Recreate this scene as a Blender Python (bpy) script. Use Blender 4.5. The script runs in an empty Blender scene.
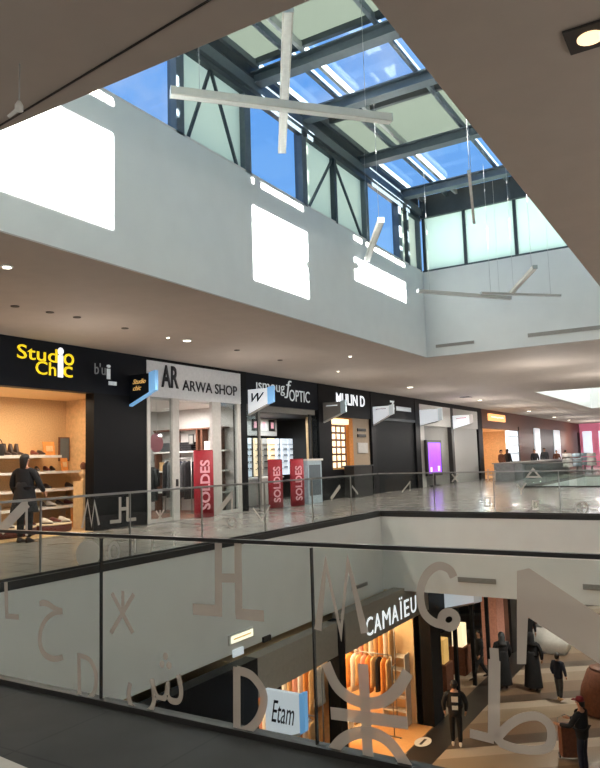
import bpy, bmesh, math, random
from mathutils import Vector, Matrix, Euler
random.seed(7)
SC = bpy.context.scene
COL = SC.collection
PI = math.pi

# ------------------------------------------------------------------ camera
F = 699.37
RX = Vector((0.85338254, 0.08099403, 0.51495457))
RY = Vector((0.5204537, -0.07660884, -0.85044637))
RZ = Vector((-0.02943101, 0.9937661, -0.10753029))
EYE = Vector((0, 0, 1.6))
cam_d = bpy.data.cameras.new('camera')
cam = bpy.data.objects.new('camera', cam_d)
COL.objects.link(cam)
M3 = Matrix((RX, RY, RZ))
cam.matrix_world = Matrix.Translation(EYE) @ M3.to_4x4()
cam_d.sensor_fit = 'VERTICAL'
cam_d.sensor_height = 36
cam_d.lens = 36 * F / 768
cam_d.clip_end = 400
SC.camera = cam

def ray(u, v):
    d = Vector((u - 300, 384 - v, -F))
    return M3 @ d
def onX(u, v, x):
    d = ray(u, v); return EYE + d * (x / d.x)
def onY(u, v, y):
    d = ray(u, v); return EYE + d * (y / d.y)
def onZ(u, v, z):
    d = ray(u, v); return EYE + d * ((z - EYE.z) / d.z)

# ------------------------------------------------------------------ materials
def lin(c):
    out = []
    for x in c[:3]:
        x = x / 255
        out.append(x / 12.92 if x <= .04045 else ((x + .055) / 1.055) ** 2.4)
    return (*out, 1)
def newmat(name):
    m = bpy.data.materials.new(name); m.use_nodes = True
    nt = m.node_tree; nt.nodes.clear()
    o = nt.nodes.new('ShaderNodeOutputMaterial')
    return m, nt, o
def mat(name, c, rough=.6, metal=0, var=.06, scale=12, spec=.5, emit=None, es=0, bump=0):
    m, nt, o = newmat(name)
    b = nt.nodes.new('ShaderNodeBsdfPrincipled')
    nt.links.new(b.outputs[0], o.inputs[0])
    b.inputs['Roughness'].default_value = rough
    b.inputs['Metallic'].default_value = metal
    b.inputs['Specular IOR Level'].default_value = spec
    L = lin(c)
    if var:
        tc = nt.nodes.new('ShaderNodeTexCoord')
        n = nt.nodes.new('ShaderNodeTexNoise'); n.inputs['Scale'].default_value = scale
        n.inputs['Detail'].default_value = 3
        nt.links.new(tc.outputs['Object'], n.inputs['Vector'])
        r = nt.nodes.new('ShaderNodeValToRGB')
        r.color_ramp.elements[0].position = .3; r.color_ramp.elements[1].position = .7
        r.color_ramp.elements[0].color = tuple(x * (1 - var) for x in L[:3]) + (1,)
        r.color_ramp.elements[1].color = tuple(min(1, x * (1 + var)) for x in L[:3]) + (1,)
        nt.links.new(n.outputs['Fac'], r.inputs[0])
        nt.links.new(r.outputs[0], b.inputs['Base Color'])
        if bump:
            bp = nt.nodes.new('ShaderNodeBump'); bp.inputs['Strength'].default_value = bump
            nt.links.new(n.outputs['Fac'], bp.inputs['Height'])
            nt.links.new(bp.outputs[0], b.inputs['Normal'])
    else:
        b.inputs['Base Color'].default_value = L
    if emit:
        b.inputs['Emission Color'].default_value = lin(emit)
        b.inputs['Emission Strength'].default_value = es
    return m
def glassmat(name, tint, refl=.06, rough=.02):
    m, nt, o = newmat(name)
    t = nt.nodes.new('ShaderNodeBsdfTransparent'); t.inputs[0].default_value = lin(tint)
    g = nt.nodes.new('ShaderNodeBsdfGlossy'); g.inputs['Roughness'].default_value = rough
    g.inputs[0].default_value = (.9, .95, .95, 1)
    lw = nt.nodes.new('ShaderNodeLayerWeight'); lw.inputs[0].default_value = .25
    mr = nt.nodes.new('ShaderNodeMapRange')
    mr.inputs['To Min'].default_value = refl * .5; mr.inputs['To Max'].default_value = refl * 3
    nt.links.new(lw.outputs['Fresnel'], mr.inputs['Value'])
    x = nt.nodes.new('ShaderNodeMixShader')
    nt.links.new(mr.outputs[0], x.inputs[0]); nt.links.new(t.outputs[0], x.inputs[1]); nt.links.new(g.outputs[0], x.inputs[2])
    nt.links.new(x.outputs[0], o.inputs[0])
    return m
def frostmat(name, c, trans, diff, alpha=0.0):
    m, nt, o = newmat(name)
    tr = nt.nodes.new('ShaderNodeBsdfTranslucent'); tr.inputs[0].default_value = tuple(x * trans for x in lin(c)[:3]) + (1,)
    d = nt.nodes.new('ShaderNodeBsdfDiffuse'); d.inputs[0].default_value = tuple(x * diff for x in lin(c)[:3]) + (1,)
    tc = nt.nodes.new('ShaderNodeTexCoord'); n = nt.nodes.new('ShaderNodeTexNoise'); n.inputs['Scale'].default_value = 2.5
    nt.links.new(tc.outputs['Object'], n.inputs['Vector'])
    a = nt.nodes.new('ShaderNodeAddShader')
    nt.links.new(tr.outputs[0], a.inputs[0]); nt.links.new(d.outputs[0], a.inputs[1])
    out = a.outputs[0]
    if alpha:
        t = nt.nodes.new('ShaderNodeBsdfTransparent')
        x = nt.nodes.new('ShaderNodeMixShader')
        mr = nt.nodes.new('ShaderNodeMapRange'); mr.inputs['To Min'].default_value = alpha - .05; mr.inputs['To Max'].default_value = alpha + .05
        nt.links.new(n.outputs['Fac'], mr.inputs['Value'])
        nt.links.new(mr.outputs[0], x.inputs[0])
        nt.links.new(a.outputs[0], x.inputs[1]); nt.links.new(t.outputs[0], x.inputs[2]); out = x.outputs[0]
    nt.links.new(out, o.inputs[0])
    return m
def tilemat(name, c1, c2, mortar, size, rough, spec=.5, rot=0):
    m, nt, o = newmat(name)
    b = nt.nodes.new('ShaderNodeBsdfPrincipled'); nt.links.new(b.outputs[0], o.inputs[0])
    tc = nt.nodes.new('ShaderNodeTexCoord'); mp = nt.nodes.new('ShaderNodeMapping'); mp.inputs['Rotation'].default_value[2] = rot
    nt.links.new(tc.outputs['Object'], mp.inputs[0])
    br = nt.nodes.new('ShaderNodeTexBrick'); br.offset = 0
    br.inputs['Color1'].default_value = lin(c1); br.inputs['Color2'].default_value = lin(c2); br.inputs['Mortar'].default_value = lin(mortar)
    br.inputs['Scale'].default_value = 1; br.inputs['Brick Width'].default_value = size; br.inputs['Row Height'].default_value = size
    br.inputs['Mortar Size'].default_value = .008
    nt.links.new(mp.outputs[0], br.inputs[0])
    nt.links.new(br.outputs[0], b.inputs['Base Color'])
    n = nt.nodes.new('ShaderNodeTexNoise'); n.inputs['Scale'].default_value = 1.3; n.inputs['Detail'].default_value = 4
    nt.links.new(tc.outputs['Object'], n.inputs[0])
    mr = nt.nodes.new('ShaderNodeMapRange'); mr.inputs['To Min'].default_value = rough * .7; mr.inputs['To Max'].default_value = rough * 1.4
    nt.links.new(n.outputs['Fac'], mr.inputs[0]); nt.links.new(mr.outputs[0], b.inputs['Roughness'])
    b.inputs['Specular IOR Level'].default_value = spec
    return m
def bandmat(name, cols, period, rot, rough):
    m, nt, o = newmat(name)
    b = nt.nodes.new('ShaderNodeBsdfPrincipled'); nt.links.new(b.outputs[0], o.inputs[0])
    tc = nt.nodes.new('ShaderNodeTexCoord'); mp = nt.nodes.new('ShaderNodeMapping')
    mp.inputs['Rotation'].default_value[2] = rot; mp.inputs['Scale'].default_value = (1 / period,) * 3
    nt.links.new(tc.outputs['Object'], mp.inputs[0])
    s = nt.nodes.new('ShaderNodeSeparateXYZ'); nt.links.new(mp.outputs[0], s.inputs[0])
    fr = nt.nodes.new('ShaderNodeMath'); fr.operation = 'FRACT'; nt.links.new(s.outputs[0], fr.inputs[0])
    r = nt.nodes.new('ShaderNodeValToRGB'); r.color_ramp.interpolation = 'CONSTANT'
    e = r.color_ramp.elements
    for i, (p, c) in enumerate(cols):
        x = e[i] if i < 2 else e.new(p)
        x.position = p; x.color = lin(c)
    nt.links.new(fr.outputs[0], r.inputs[0]); nt.links.new(r.outputs[0], b.inputs['Base Color'])
    b.inputs['Roughness'].default_value = rough
    return m

M = {}
M['wellwall'] = mat('smooth_white_plaster', (232, 234, 230), .7, var=.02, scale=2)
M['ceiling'] = mat('warm_grey_ceiling', (186, 176, 166), .75, var=.03, scale=3)
M['floor'] = tilemat('polished_grey_tile', (156, 151, 146), (147, 142, 137), (112, 108, 104), .6, .2)
M['near_floor'] = tilemat('dark_landing_tile', (50, 50, 48), (47, 47, 46), (40, 40, 39), .9, .6, .2)
M['pale_tile'] = mat('pale_tile', (170, 165, 155), .4)
M['fascia'] = mat('fascia_plaster', (234, 234, 228), .7, var=.02, scale=2)
M['darktrim'] = mat('dark_trim', (32, 31, 30), .5)
M['black'] = mat('black_cladding', (15, 16, 19), .5, spec=.15, var=.1, scale=3)
M['blackfascia'] = mat('blue_black_fascia', (22, 27, 35), .5, spec=.15, var=.1, scale=3)
M['steel'] = mat('grey_blue_steel', (92, 104, 112), .45, metal=.0, var=.06)
M['steeldark'] = mat('dark_steel', (58, 68, 74), .45)
M['steellight'] = mat('light_aluminium', (176, 182, 180), .4, metal=.2)
M['rail'] = mat('brushed_rail', (150, 150, 148), .3, metal=.7)
M['darkrail'] = mat('dark_handrail', (44, 44, 44), .3, metal=.4)
M['sky_glass'] = glassmat('clear_roof_glass', (244, 248, 252), .02)
M['rail_glass'] = glassmat('balustrade_glass', (243, 246, 245), .025)
M['shop_glass'] = glassmat('shop_glass', (228, 232, 232), .05)
M['frost_roof'] = frostmat('green_frosted_roof_panel', (206, 216, 206), .35, .08)
M['frost_wall'] = frostmat('green_frosted_wall_pane', (222, 228, 212), .9, .06)
M['frost_end'] = frostmat('green_frosted_end_pane', (206, 222, 217), .62, .12)
M['pane_white'] = frostmat('opal_roof_pane', (224, 226, 226), .34, .3)
M['white_panel'] = frostmat('white_roof_strip', (225, 222, 210), .3, .3)
M['letter'] = frostmat('frosted_film', (222, 212, 200), .2, .66, .3)
M['letter_far'] = frostmat('frosted_film_far', (226, 220, 212), .2, .8, .4)
M['lampbody'] = mat('pale_aluminium_lamp', (196, 192, 182), .4, var=.03)
M['lens_off'] = mat('opal_diffuser', (235, 235, 230), .5)
M['wire'] = mat('steel_wire', (190, 190, 188), .4, metal=.5)
M['white'] = mat('white_paint', (225, 222, 216), .5)
M['offwhite'] = mat('grey_white_lacquer', (196, 194, 190), .4)
M['header'] = mat('pale_header_panel', (214, 216, 218), .5, emit=(200, 210, 220), es=.08)  # faint glow put into the panel so the header looks lit
M['greypanel'] = mat('mid_grey_panel', (128, 126, 122), .5)
M['shutter'] = bandmat('grey_slat_shutter', [(0, (176, 175, 172)), (.85, (140, 140, 138))], .12, 0, .5)
M['darkshutter'] = mat('dark_shutter', (20, 23, 26), .6, spec=.15)
M['beige'] = mat('beige_panel', (168, 150, 128), .6)
M['amber'] = mat('warm_ochre_wall', (206, 172, 128), .7, var=.12, scale=30)
M['wood'] = mat('pale_wood', (214, 178, 132), .5, var=.12)
M['brown'] = mat('brown_wood', (100, 60, 40), .5, var=.2)
M['brownslat'] = bandmat('brown_slats', [(0, (112, 68, 44)), (.7, (52, 32, 24))], .35, PI / 2, .5)
M['red'] = mat('red_fabric', (158, 20, 40), .6)
M['darkred'] = mat('dark_red_fabric', (120, 16, 30), .6)
M['pinkletter'] = mat('pale_pink_print', (244, 178, 190), .6)
M['yellow_lit'] = mat('lit_yellow_letter', (240, 215, 40), .5, emit=(240, 205, 30), es=.9, var=0)
M['white_lit'] = mat('lit_white_letter', (250, 250, 250), .5, emit=(245, 250, 255), es=1.0, var=0)
M['white_soft'] = mat('soft_lit_white_letter', (205, 212, 214), .5, emit=(205, 215, 220), es=.35, var=0)
M['grey_letter'] = mat('dim_grey_letter', (120, 124, 128), .5, emit=(120, 124, 128), es=.25, var=0)
M['dark_letter'] = mat('black_letter', (20, 24, 34), .4)
M['orange_lit'] = mat('lit_orange', (255, 180, 90), .5, emit=(255, 196, 130), es=1.1, var=0)
M['orange_text'] = mat('lit_orange_letter', (235, 190, 120), .5, emit=(235, 185, 105), es=.5, var=0)
M['box_lit'] = mat('lit_cream_display', (255, 235, 205), .5, emit=(255, 225, 180), es=1.2, var=0)
M['cool_lit'] = mat('lit_cool_white_display', (235, 242, 250), .5, emit=(225, 238, 250), es=.8, var=0)
M['purple_lit'] = mat('lit_purple_screen', (150, 70, 240), .4, emit=(152, 72, 250), es=1.1, var=.15, scale=3)
M['blue_edge'] = mat('lit_blue_edge', (130, 180, 225), .4, emit=(120, 180, 235), es=.5, var=0)
M['white_sign'] = mat('lit_white_sign_face', (232, 236, 240), .4, emit=(222, 230, 238), es=.55, var=0)
M['lens_on'] = mat('lit_downlight_lens', (255, 250, 235), .5, emit=(255, 246, 225), es=6, var=0)
M['lens_warm'] = mat('lit_warm_downlight_lens', (255, 225, 190), .5, emit=(255, 215, 170), es=1.6, var=0)
M['pinkwall'] = mat('pink_poster_wall', (236, 140, 170), .6, var=.1, scale=2, emit=(225, 120, 150), es=.25)
M['pink'] = mat('pink_fabric', (205, 130, 140), .7)
M['greenbox'] = mat('lit_exit_face', (240, 236, 215), .5, emit=(245, 238, 210), es=1.3, var=0)
M['counter_blue'] = mat('pale_blue_counter', (176, 196, 208), .4, var=.1)
M['counter_grey'] = mat('speckled_grey_counter', (118, 120, 120), .5, var=.2, scale=6)
M['shelfwhite'] = mat('cream_shelf', (245, 225, 195), .5)
M['floor_low'] = bandmat('banded_brown_tile', [(0, (150, 130, 108)), (.3, (124, 100, 78)), (.62, (88, 72, 58)), (.82, (176, 160, 142))], 3.2, math.radians(52), .35)
M['runner'] = mat('dark_floor_band', (46, 40, 36), .45)
M['oval'] = mat('white_floor_sticker', (225, 222, 215), .5)
M['warmfloor'] = mat('warm_shop_floor', (222, 168, 108), .4, var=.08)
M['cream'] = mat('warm_cream_wall', (236, 205, 160), .7, var=.04)
M['greyband'] = mat('taupe_fascia_band', (150, 142, 130), .6)
M['skin'] = mat('skin', (196, 146, 116), .6, var=.05)
M['hair'] = mat('dark_hair', (26, 20, 18), .6, var=.2)
M['cloth_black'] = mat('black_cloth', (22, 22, 26), .85, var=.2)
M['cloth_navy'] = mat('navy_cloth', (28, 34, 52), .85, var=.2)
M['cloth_grey'] = mat('grey_cloth', (70, 72, 74), .85, var=.2)
M['cloth_brown'] = mat('brown_cloth', (110, 66, 44), .85, var=.2)
M['cloth_white'] = mat('white_cloth', (220, 216, 208), .85, var=.1)
M['cloth_tan'] = mat('tan_cloth', (200, 160, 110), .85, var=.15)
M['cloth_orange'] = mat('orange_cloth', (214, 140, 70), .85, var=.15)
M['cloth_pink'] = mat('rose_cloth', (214, 150, 130), .85, var=.15)
M['shoe_dark'] = mat('dark_shoe', (44, 28, 24), .5, var=.2)
M['shoe_red'] = mat('oxblood_shoe', (92, 34, 26), .5, var=.2)
M['shoe_white'] = mat('white_shoe', (224, 218, 210), .5, var=.05)
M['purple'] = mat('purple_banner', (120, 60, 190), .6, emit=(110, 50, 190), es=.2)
M['vent'] = mat('vent_grey', (176, 172, 164), .5)
M['vent_slat'] = mat('vent_slat_grey', (128, 124, 118), .5)
M['smoke'] = mat('grey_plastic', (92, 84, 78), .6)
M['sensor'] = mat('dark_plastic', (38, 36, 35), .5)

# ------------------------------------------------------------------ mesh helpers
class MB:
    def __init__(s): s.bm = bmesh.new(); s.mats = []
    def mi(s, m):
        if m is None: return 0
        if m not in s.mats: s.mats.append(m)
        return s.mats.index(m)
    def poly(s, pts, m=None):
        vs = [s.bm.verts.new(p) for p in pts]
        f = s.bm.faces.new(vs); f.material_index = s.mi(m); return f
    def box(s, x0, x1, y0, y1, z0, z1, m=None):
        v = [s.bm.verts.new((x, y, z)) for z in (z0, z1) for x, y in ((x0, y0), (x1, y0), (x1, y1), (x0, y1))]
        k = s.mi(m)
        for q in ((3, 2, 1, 0), (4, 5, 6, 7), (0, 1, 5, 4), (1, 2, 6, 5), (2, 3, 7, 6), (3, 0, 4, 7)):
            s.bm.faces.new([v[i] for i in q]).material_index = k
        return s
    def obox(s, p, q, w, h, up=(0, 0, 1), m=None):
        p, q = Vector(p), Vector(q); d = (q - p).normalized(); up = Vector(up)
        if abs(d.dot(up)) > .98: up = Vector((1, 0, 0))
        a = d.cross(up).normalized(); b = a.cross(d).normalized()
        k = s.mi(m)
        v = [s.bm.verts.new(c + a * (i * w / 2) + b * (j * h / 2)) for c in (p, q) for i, j in ((-1, -1), (1, -1), (1, 1), (-1, 1))]
        for f in ((3, 2, 1, 0), (4, 5, 6, 7), (0, 1, 5, 4), (1, 2, 6, 5), (2, 3, 7, 6), (3, 0, 4, 7)):
            s.bm.faces.new([v[i] for i in f]).material_index = k
        return s
    def loft(s, rings, m=None, cap=True):
        k = s.mi(m)
        R = [[s.bm.verts.new(p) for p in r] for r in rings]
        n = len(R[0])
        for a, b in zip(R, R[1:]):
            for i in range(n):
                f = s.bm.faces.new((a[i], a[(i + 1) % n], b[(i + 1) % n], b[i])); f.material_index = k; f.smooth = True
        if cap:
            s.bm.faces.new(R[0][::-1]).material_index = k; s.bm.faces.new(R[-1]).material_index = k
        return s
    def tube(s, pts, r, n=10, m=None):
        pts = [Vector(p) for p in pts]; rings = []
        rs = r if isinstance(r, (list, tuple)) else [r] * len(pts)
        for i, p in enumerate(pts):
            d = (pts[min(i + 1, len(pts) - 1)] - pts[max(i - 1, 0)]).normalized()
            up = Vector((0, 0, 1)) if abs(d.z) < .9 else Vector((1, 0, 0))
            a = d.cross(up).normalized(); b = d.cross(a)
            rings.append([p + (a * math.cos(t) + b * math.sin(t)) * rs[i] for t in [2 * PI * j / n for j in range(n)]])
        return s.loft(rings, m)
    def lathe(s, c, prof, n=20, m=None, sx=1, sy=1):
        c = Vector(c)
        return s.loft([[c + Vector((math.cos(t) * r * sx, math.sin(t) * r * sy, z)) for t in [2 * PI * j / n for j in range(n)]] for r, z in prof], m)
    def ell(s, c, rx, ry, rz, n=12, k=8, m=None):
        prof = [(max(.02, math.sin(PI * i / k)), -math.cos(PI * i / k)) for i in range(k + 1)]
        c = Vector(c)
        return s.loft([[c + Vector((math.cos(t) * r * rx, math.sin(t) * r * ry, z * rz)) for t in [2 * PI * j / n for j in range(n)]] for r, z in prof], m)
    def prism(s, pts, off, m=None):
        off = Vector(off); k = s.mi(m)
        a = [s.bm.verts.new(Vector(p)) for p in pts]; b = [s.bm.verts.new(Vector(p) + off) for p in pts]
        n = len(a)
        s.bm.faces.new(a).material_index = k; s.bm.faces.new(b[::-1]).material_index = k
        for i in range(n):
            s.bm.faces.new((a[i], b[i], b[(i + 1) % n], a[(i + 1) % n])).material_index = k
        return s
    def build(s, name, m=None, parent=None, local=False):
        bmesh.ops.recalc_face_normals(s.bm, faces=s.bm.faces)
        me = bpy.data.meshes.new(name)
        if parent is not None and not local:
            w = Vector((0, 0, 0)); p = parent
            while p is not None: w += p.location; p = p.parent
            bmesh.ops.translate(s.bm, verts=s.bm.verts, vec=-w)
        s.bm.to_mesh(me); s.bm.free()
        if s.mats:
            for x in s.mats: me.materials.append(M[x] if isinstance(x, str) else x)
        else: me.materials.append(M[m] if isinstance(m, str) else m)
        o = bpy.data.objects.new(name, me); COL.objects.link(o)
        if parent is not None: o.parent = parent
        return o

def tag(o, label=None, cat=None, group=None, kind=None):
    if label: o['label'] = label
    if cat: o['category'] = cat
    if group: o['group'] = group
    if kind: o['kind'] = kind
    return o
def thing(name, label, cat, loc=(0, 0, 0), group=None, rz=0):
    o = bpy.data.objects.new(name, None); COL.objects.link(o)
    o.empty_display_size = .1
    o.location = loc; o.rotation_euler = (0, 0, rz)
    return tag(o, label, cat, group)
def struct(name, mb, m=None, parent=None, label=None):
    o = mb.build(name, m, parent)
    if parent is None: o['kind'] = 'structure'
    if label: o['label'] = label
    return o
def semp(name, loc=(0, 0, 0), label=None):
    o = bpy.data.objects.new(name, None); COL.objects.link(o); o.location = loc; o['kind'] = 'structure'
    if label: o['label'] = label
    return o
KIDS = {}
def dup(o, loc=None, rz=None, label=None, group=None, parent=None):
    c = o.copy(); COL.objects.link(c)
    if parent is not None: c.parent = parent
    if loc is not None: c.location = loc
    if rz is not None: c.rotation_euler = (0, 0, rz)
    if label: c['label'] = label
    if group: c['group'] = group
    for ch in [x for x in bpy.data.objects if x.parent == o]:
        dup(ch, parent=c)
    return c

# text as mesh
def text_mesh(txt, ext=.02, bold=0.0, shear=0):
    cu = bpy.data.curves.new('lettering', 'FONT'); cu.body = txt; cu.size = 1; cu.extrude = 0; cu.offset = bold; cu.resolution_u = 3; cu.shear = shear
    o = bpy.data.objects.new('lettering', cu); COL.objects.link(o)
    bpy.context.view_layer.update()
    dg = bpy.context.evaluated_depsgraph_get()
    me = bpy.data.meshes.new_from_object(o.evaluated_get(dg))
    bpy.data.objects.remove(o); bpy.data.curves.remove(cu)
    return me
def text_on(txt, org, ax, ay, w, h, m, parent=None, name='lettering', thick=.02, bold=0., shear=0):
    """lettering whose bounding box fills w x h from org along the unit axes ax, ay"""
    me = text_mesh(txt, bold=bold, shear=shear)
    vs = me.vertices
    x0 = min(v.co.x for v in vs); x1 = max(v.co.x for v in vs); y0 = min(v.co.y for v in vs); y1 = max(v.co.y for v in vs)
    ax, ay, org = Vector(ax), Vector(ay), Vector(org)
    w0 = Vector((0, 0, 0)); p = parent
    while p is not None: w0 += p.location; p = p.parent
    for v in vs:
        v.co = org + ax * ((v.co.x - x0) / (x1 - x0) * w) + ay * ((v.co.y - y0) / (y1 - y0) * h) - w0
    if thick:
        bm = bmesh.new(); bm.from_mesh(me)
        nrm = ax.cross(ay).normalized()
        r = bmesh.ops.extrude_face_region(bm, geom=list(bm.faces))
        bmesh.ops.translate(bm, verts=[g for g in r['geom'] if isinstance(g, bmesh.types.BMVert)], vec=nrm * thick)
        bmesh.ops.recalc_face_normals(bm, faces=bm.faces)
        bm.to_mesh(me); bm.free()
    me.materials.clear(); me.materials.append(M[m])
    o = bpy.data.objects.new(name, me); COL.objects.link(o)
    if parent is not None: o.parent = parent
    return o

def stroke(mb, pts, w, nrm, t=.006, closed=False):
    """flat ribbon of width w along pts in the plane with normal nrm"""
    nrm = Vector(nrm); pts = [Vector(p) for p in pts]; n = len(pts)
    L, Rr = [], []
    for i, p in enumerate(pts):
        a = pts[(i - 1) % n] if (closed or i > 0) else None
        b = pts[(i + 1) % n] if (closed or i < n - 1) else None
        d1 = (p - a).normalized() if a is not None else (b - p).normalized()
        d2 = (b - p).normalized() if b is not None else d1
        s1 = nrm.cross(d1); s2 = nrm.cross(d2); s = (s1 + s2)
        if s.length < .3: s = s1
        s.normalize(); k = 1 / max(.5, s.dot(s1))
        L.append(p + s * (w / 2 * k)); Rr.append(p - s * (w / 2 * k))
    rng = range(n if closed else n - 1)
    off = nrm * t
    lf = [mb.bm.verts.new(p) for p in L]; rf = [mb.bm.verts.new(p) for p in Rr]
    lb = [mb.bm.verts.new(p + off) for p in L]; rb = [mb.bm.verts.new(p + off) for p in Rr]
    for i in rng:
        j = (i + 1) % n
        for q in ((lf[i], lf[j], rf[j], rf[i]), (lb[i], rb[i], rb[j], lb[j]), (lf[i], lb[i], lb[j], lf[j]), (rf[i], rf[j], rb[j], rb[i])):
            mb.bm.faces.new(q)
    if not closed:
        mb.bm.faces.new((lf[0], rf[0], rb[0], lb[0])); mb.bm.faces.new((lf[-1], lb[-1], rb[-1], rf[-1]))

def smooth_curve(pts, k=5):
    """Catmull-Rom through pixel points"""
    out = []
    P = [pts[0]] + list(pts) + [pts[-1]]
    for i in range(1, len(P) - 2):
        p0, p1, p2, p3 = P[i - 1], P[i], P[i + 1], P[i + 2]
        for j in range(k):
            t = j / k
            out.append(tuple(.5 * ((2 * p1[a]) + (-p0[a] + p2[a]) * t + (2 * p0[a] - 5 * p1[a] + 4 * p2[a] - p3[a]) * t * t + (-p0[a] + 3 * p1[a] - 3 * p2[a] + p3[a]) * t ** 3) for a in (0, 1)))
    out.append(tuple(pts[-1]))
    return out

# lights
def area(loc, rot, sx, sy, power, col=(1, 1, 1), name='area_lamp'):
    l = bpy.data.lights.new(name, 'AREA'); l.shape = 'RECTANGLE'; l.size = sx; l.size_y = sy; l.energy = power; l.color = col
    o = bpy.data.objects.new(name, l); COL.objects.link(o); o.location = loc; o.rotation_euler = rot
    return o
def point(loc, power, col=(1, 1, 1), r=.1):
    l = bpy.data.lights.new('fill_point', 'POINT'); l.energy = power; l.color = col; l.shadow_soft_size = r
    o = bpy.data.objects.new('fill_point', l); COL.objects.link(o); o.location = loc
    return o
def spot(loc, power, col=(1, 1, 1), ang=100, rot=(0, 0, 0)):
    l = bpy.data.lights.new('spot_lamp', 'SPOT'); l.energy = power; l.color = col; l.spot_size = math.radians(ang); l.spot_blend = .6; l.shadow_soft_size = .08
    o = bpy.data.objects.new('spot_lamp', l); COL.objects.link(o); o.location = loc; o.rotation_euler = rot
    return o

# ------------------------------------------------------------------ setting: dimensions
ZC = 4.55                       # underside of the upper ceiling
WX0, WX1, WY0, WY1 = -7.57, -1.74, 3.69, 19.97     # skylight well
VX0, VX1, VY0, VY1 = -8.85, 0.6, 3.60, 18.95       # void in the floor
XF = -13.5                      # shopfront line
ZW = 7.2; ZG = 9.6              # top of well wall, roof glass
ZL = -6.5                       # lower floor
ZLC = -2.2                      # underside of the slab
XL = -8.25                      # lower shopfront line
YE = 80                         # far end of the mall

def holed(mb, X0, X1, Y0, Y1, z0, z1, holes):
    """slab with rectangular holes (sorted along y)"""
    y = Y0
    for hx0, hx1, hy0, hy1 in holes:
        mb.box(X0, X1, y, hy0, z0, z1)
        mb.box(X0, hx0, hy0, hy1, z0, z1); mb.box(hx1, X1, hy0, hy1, z0, z1)
        y = hy1
    mb.box(X0, X1, y, Y1, z0, z1)
    return mb
W2 = (WX0 - .3, WX1, 35.1, 52)
V2 = (-8.3, VX1, 34, 50)
cl = holed(MB(), -19, 9, -7, YE + 2, ZC, ZC + .02, [(WX0, WX1, WY0, WY1), W2])
struct('ceiling', holed(cl, -19, 9, -7, YE + 2, ZC + .02, ZC + .4, [(WX0 - .3, WX1 + .3, WY0 - .3, WY1 + .3), (W2[0] - .3, W2[1] + .3, W2[2] - .3, W2[3] + .3)]), 'ceiling')
fl = MB()
holed(fl, XF - 6, 9, VY1, YE + 2, -.1, 0, [V2]); fl.box(XF - 6, VX0, VY0, VY1, -.1, 0); fl.box(VX1, 9, VY0, VY1, -.1, 0)
struct('floor', fl, 'floor')
struct('floor_near', MB().box(-19, 9, -7, VY0, -.1, 0), 'near_floor')
pt = MB(); a = onZ(0, 757, 0); b = onZ(26, 768, 0); d = (b - a); n = Vector((d.y, -d.x, 0)).normalized()
if n.y > 0: n = -n
pt.prism([a - d * 2, b + d, b + d + n * 1.2, a - d * 2 + n * 1.2], (0, 0, .004))
struct('floor_inlay', pt, 'pale_tile')
# structural slab below the floor, behind the fascias
sl = MB(); holed(sl, -19, 9, VY1 + .05, YE + 2, ZLC, -.1, [(V2[0] - .05, V2[1] + .05, V2[2] - .05, V2[3] + .05)])
sl.box(-19, VX0 - .05, VY0 - .05, VY1 + .05, ZLC, -.1); sl.box(VX1 + .05, 9, VY0 - .05, VY1 + .05, ZLC, -.1); sl.box(-19, 9, -7, VY0 - .05, ZLC, -.1)
struct('ceiling_lower', sl, 'greypanel')
# fascias round the void
struct('trim_1', MB().box(VX0 - .05, VX0, VY0, VY1, ZLC - .05, -.1), 'fascia')
struct('trim_2', MB().box(VX0 - .05, VX1, VY1, VY1 + .05, ZLC, -.1), 'fascia')
struct('trim_3', MB().box(VX1, VX1 + .05, VY0, VY1, ZLC, -.1), 'fascia')
struct('trim_4', MB().box(VX0 - .05, VX1, VY0 - .05, VY0, ZLC, -.1), 'fascia')
struct('trim_5', MB().box(VX0 - .02, VX0 + .012, VY0, VY1, -.12, .005).box(VX0, VX1, VY1 - .012, VY1 + .02, -.12, .005), 'darktrim')
struct('trim_6', MB().box(V2[0] - .05, V2[0], V2[2], V2[3], ZLC, -.1).box(V2[0], V2[1], V2[3], V2[3] + .05, ZLC, -.1), 'fascia')
# skylight well walls
struct('wall_well_left', MB().box(WX0 - .3, WX0, WY0 - .3, WY1 + .3, ZC + .02, ZW), 'wellwall')
struct('wall_well_far', MB().box(WX0, WX1, WY1, WY1 + .3, ZC + .02, ZW), 'wellwall')
struct('wall_well_right', MB().box(WX1, WX1 + .3, WY0 - .3, WY1 + .3, ZC + .02, ZW), 'wellwall')
struct('wall_well_near', MB().box(WX0, WX1, WY0 - .3, WY0, ZC + .02, ZW), 'wellwall')
# second well further along the mall
struct('wall_second_well', MB().box(W2[0] - .3, W2[0], W2[2] - .3, W2[3] + .3, ZC + .02, 8).box(W2[0], W2[1], W2[3], W2[3] + .3, ZC + .02, 8)
       .box(W2[1], W2[1] + .3, W2[2] - .3, W2[3] + .3, ZC + .02, 8).box(W2[0], W2[1], W2[2] - .3, W2[2], ZC + .02, 8), 'wellwall')
w5 = semp('window_5', ((W2[0] + W2[1]) / 2, (W2[2] + W2[3]) / 2, 8))
MB().box(W2[0], W2[1], W2[2], W2[3], 8, 8.04).build('glass_pane', 'pane_white', w5)
# outer walls
struct('wall_right', MB().box(9, 9.3, -7, YE + 2, ZL, ZC + .4), 'fascia')
struct('wall_near', MB().box(-19, 9.3, -7.3, -7, ZL, ZC + .4), 'fascia')
struct('wall_outer_left', MB().box(-19.3, -19, -7, YE + 2, ZL, ZC + .4), 'greypanel')
struct('wall_far', MB().box(-19, 9.3, YE + 2, YE + 2.3, ZL, ZC + .4), 'greypanel')

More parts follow.
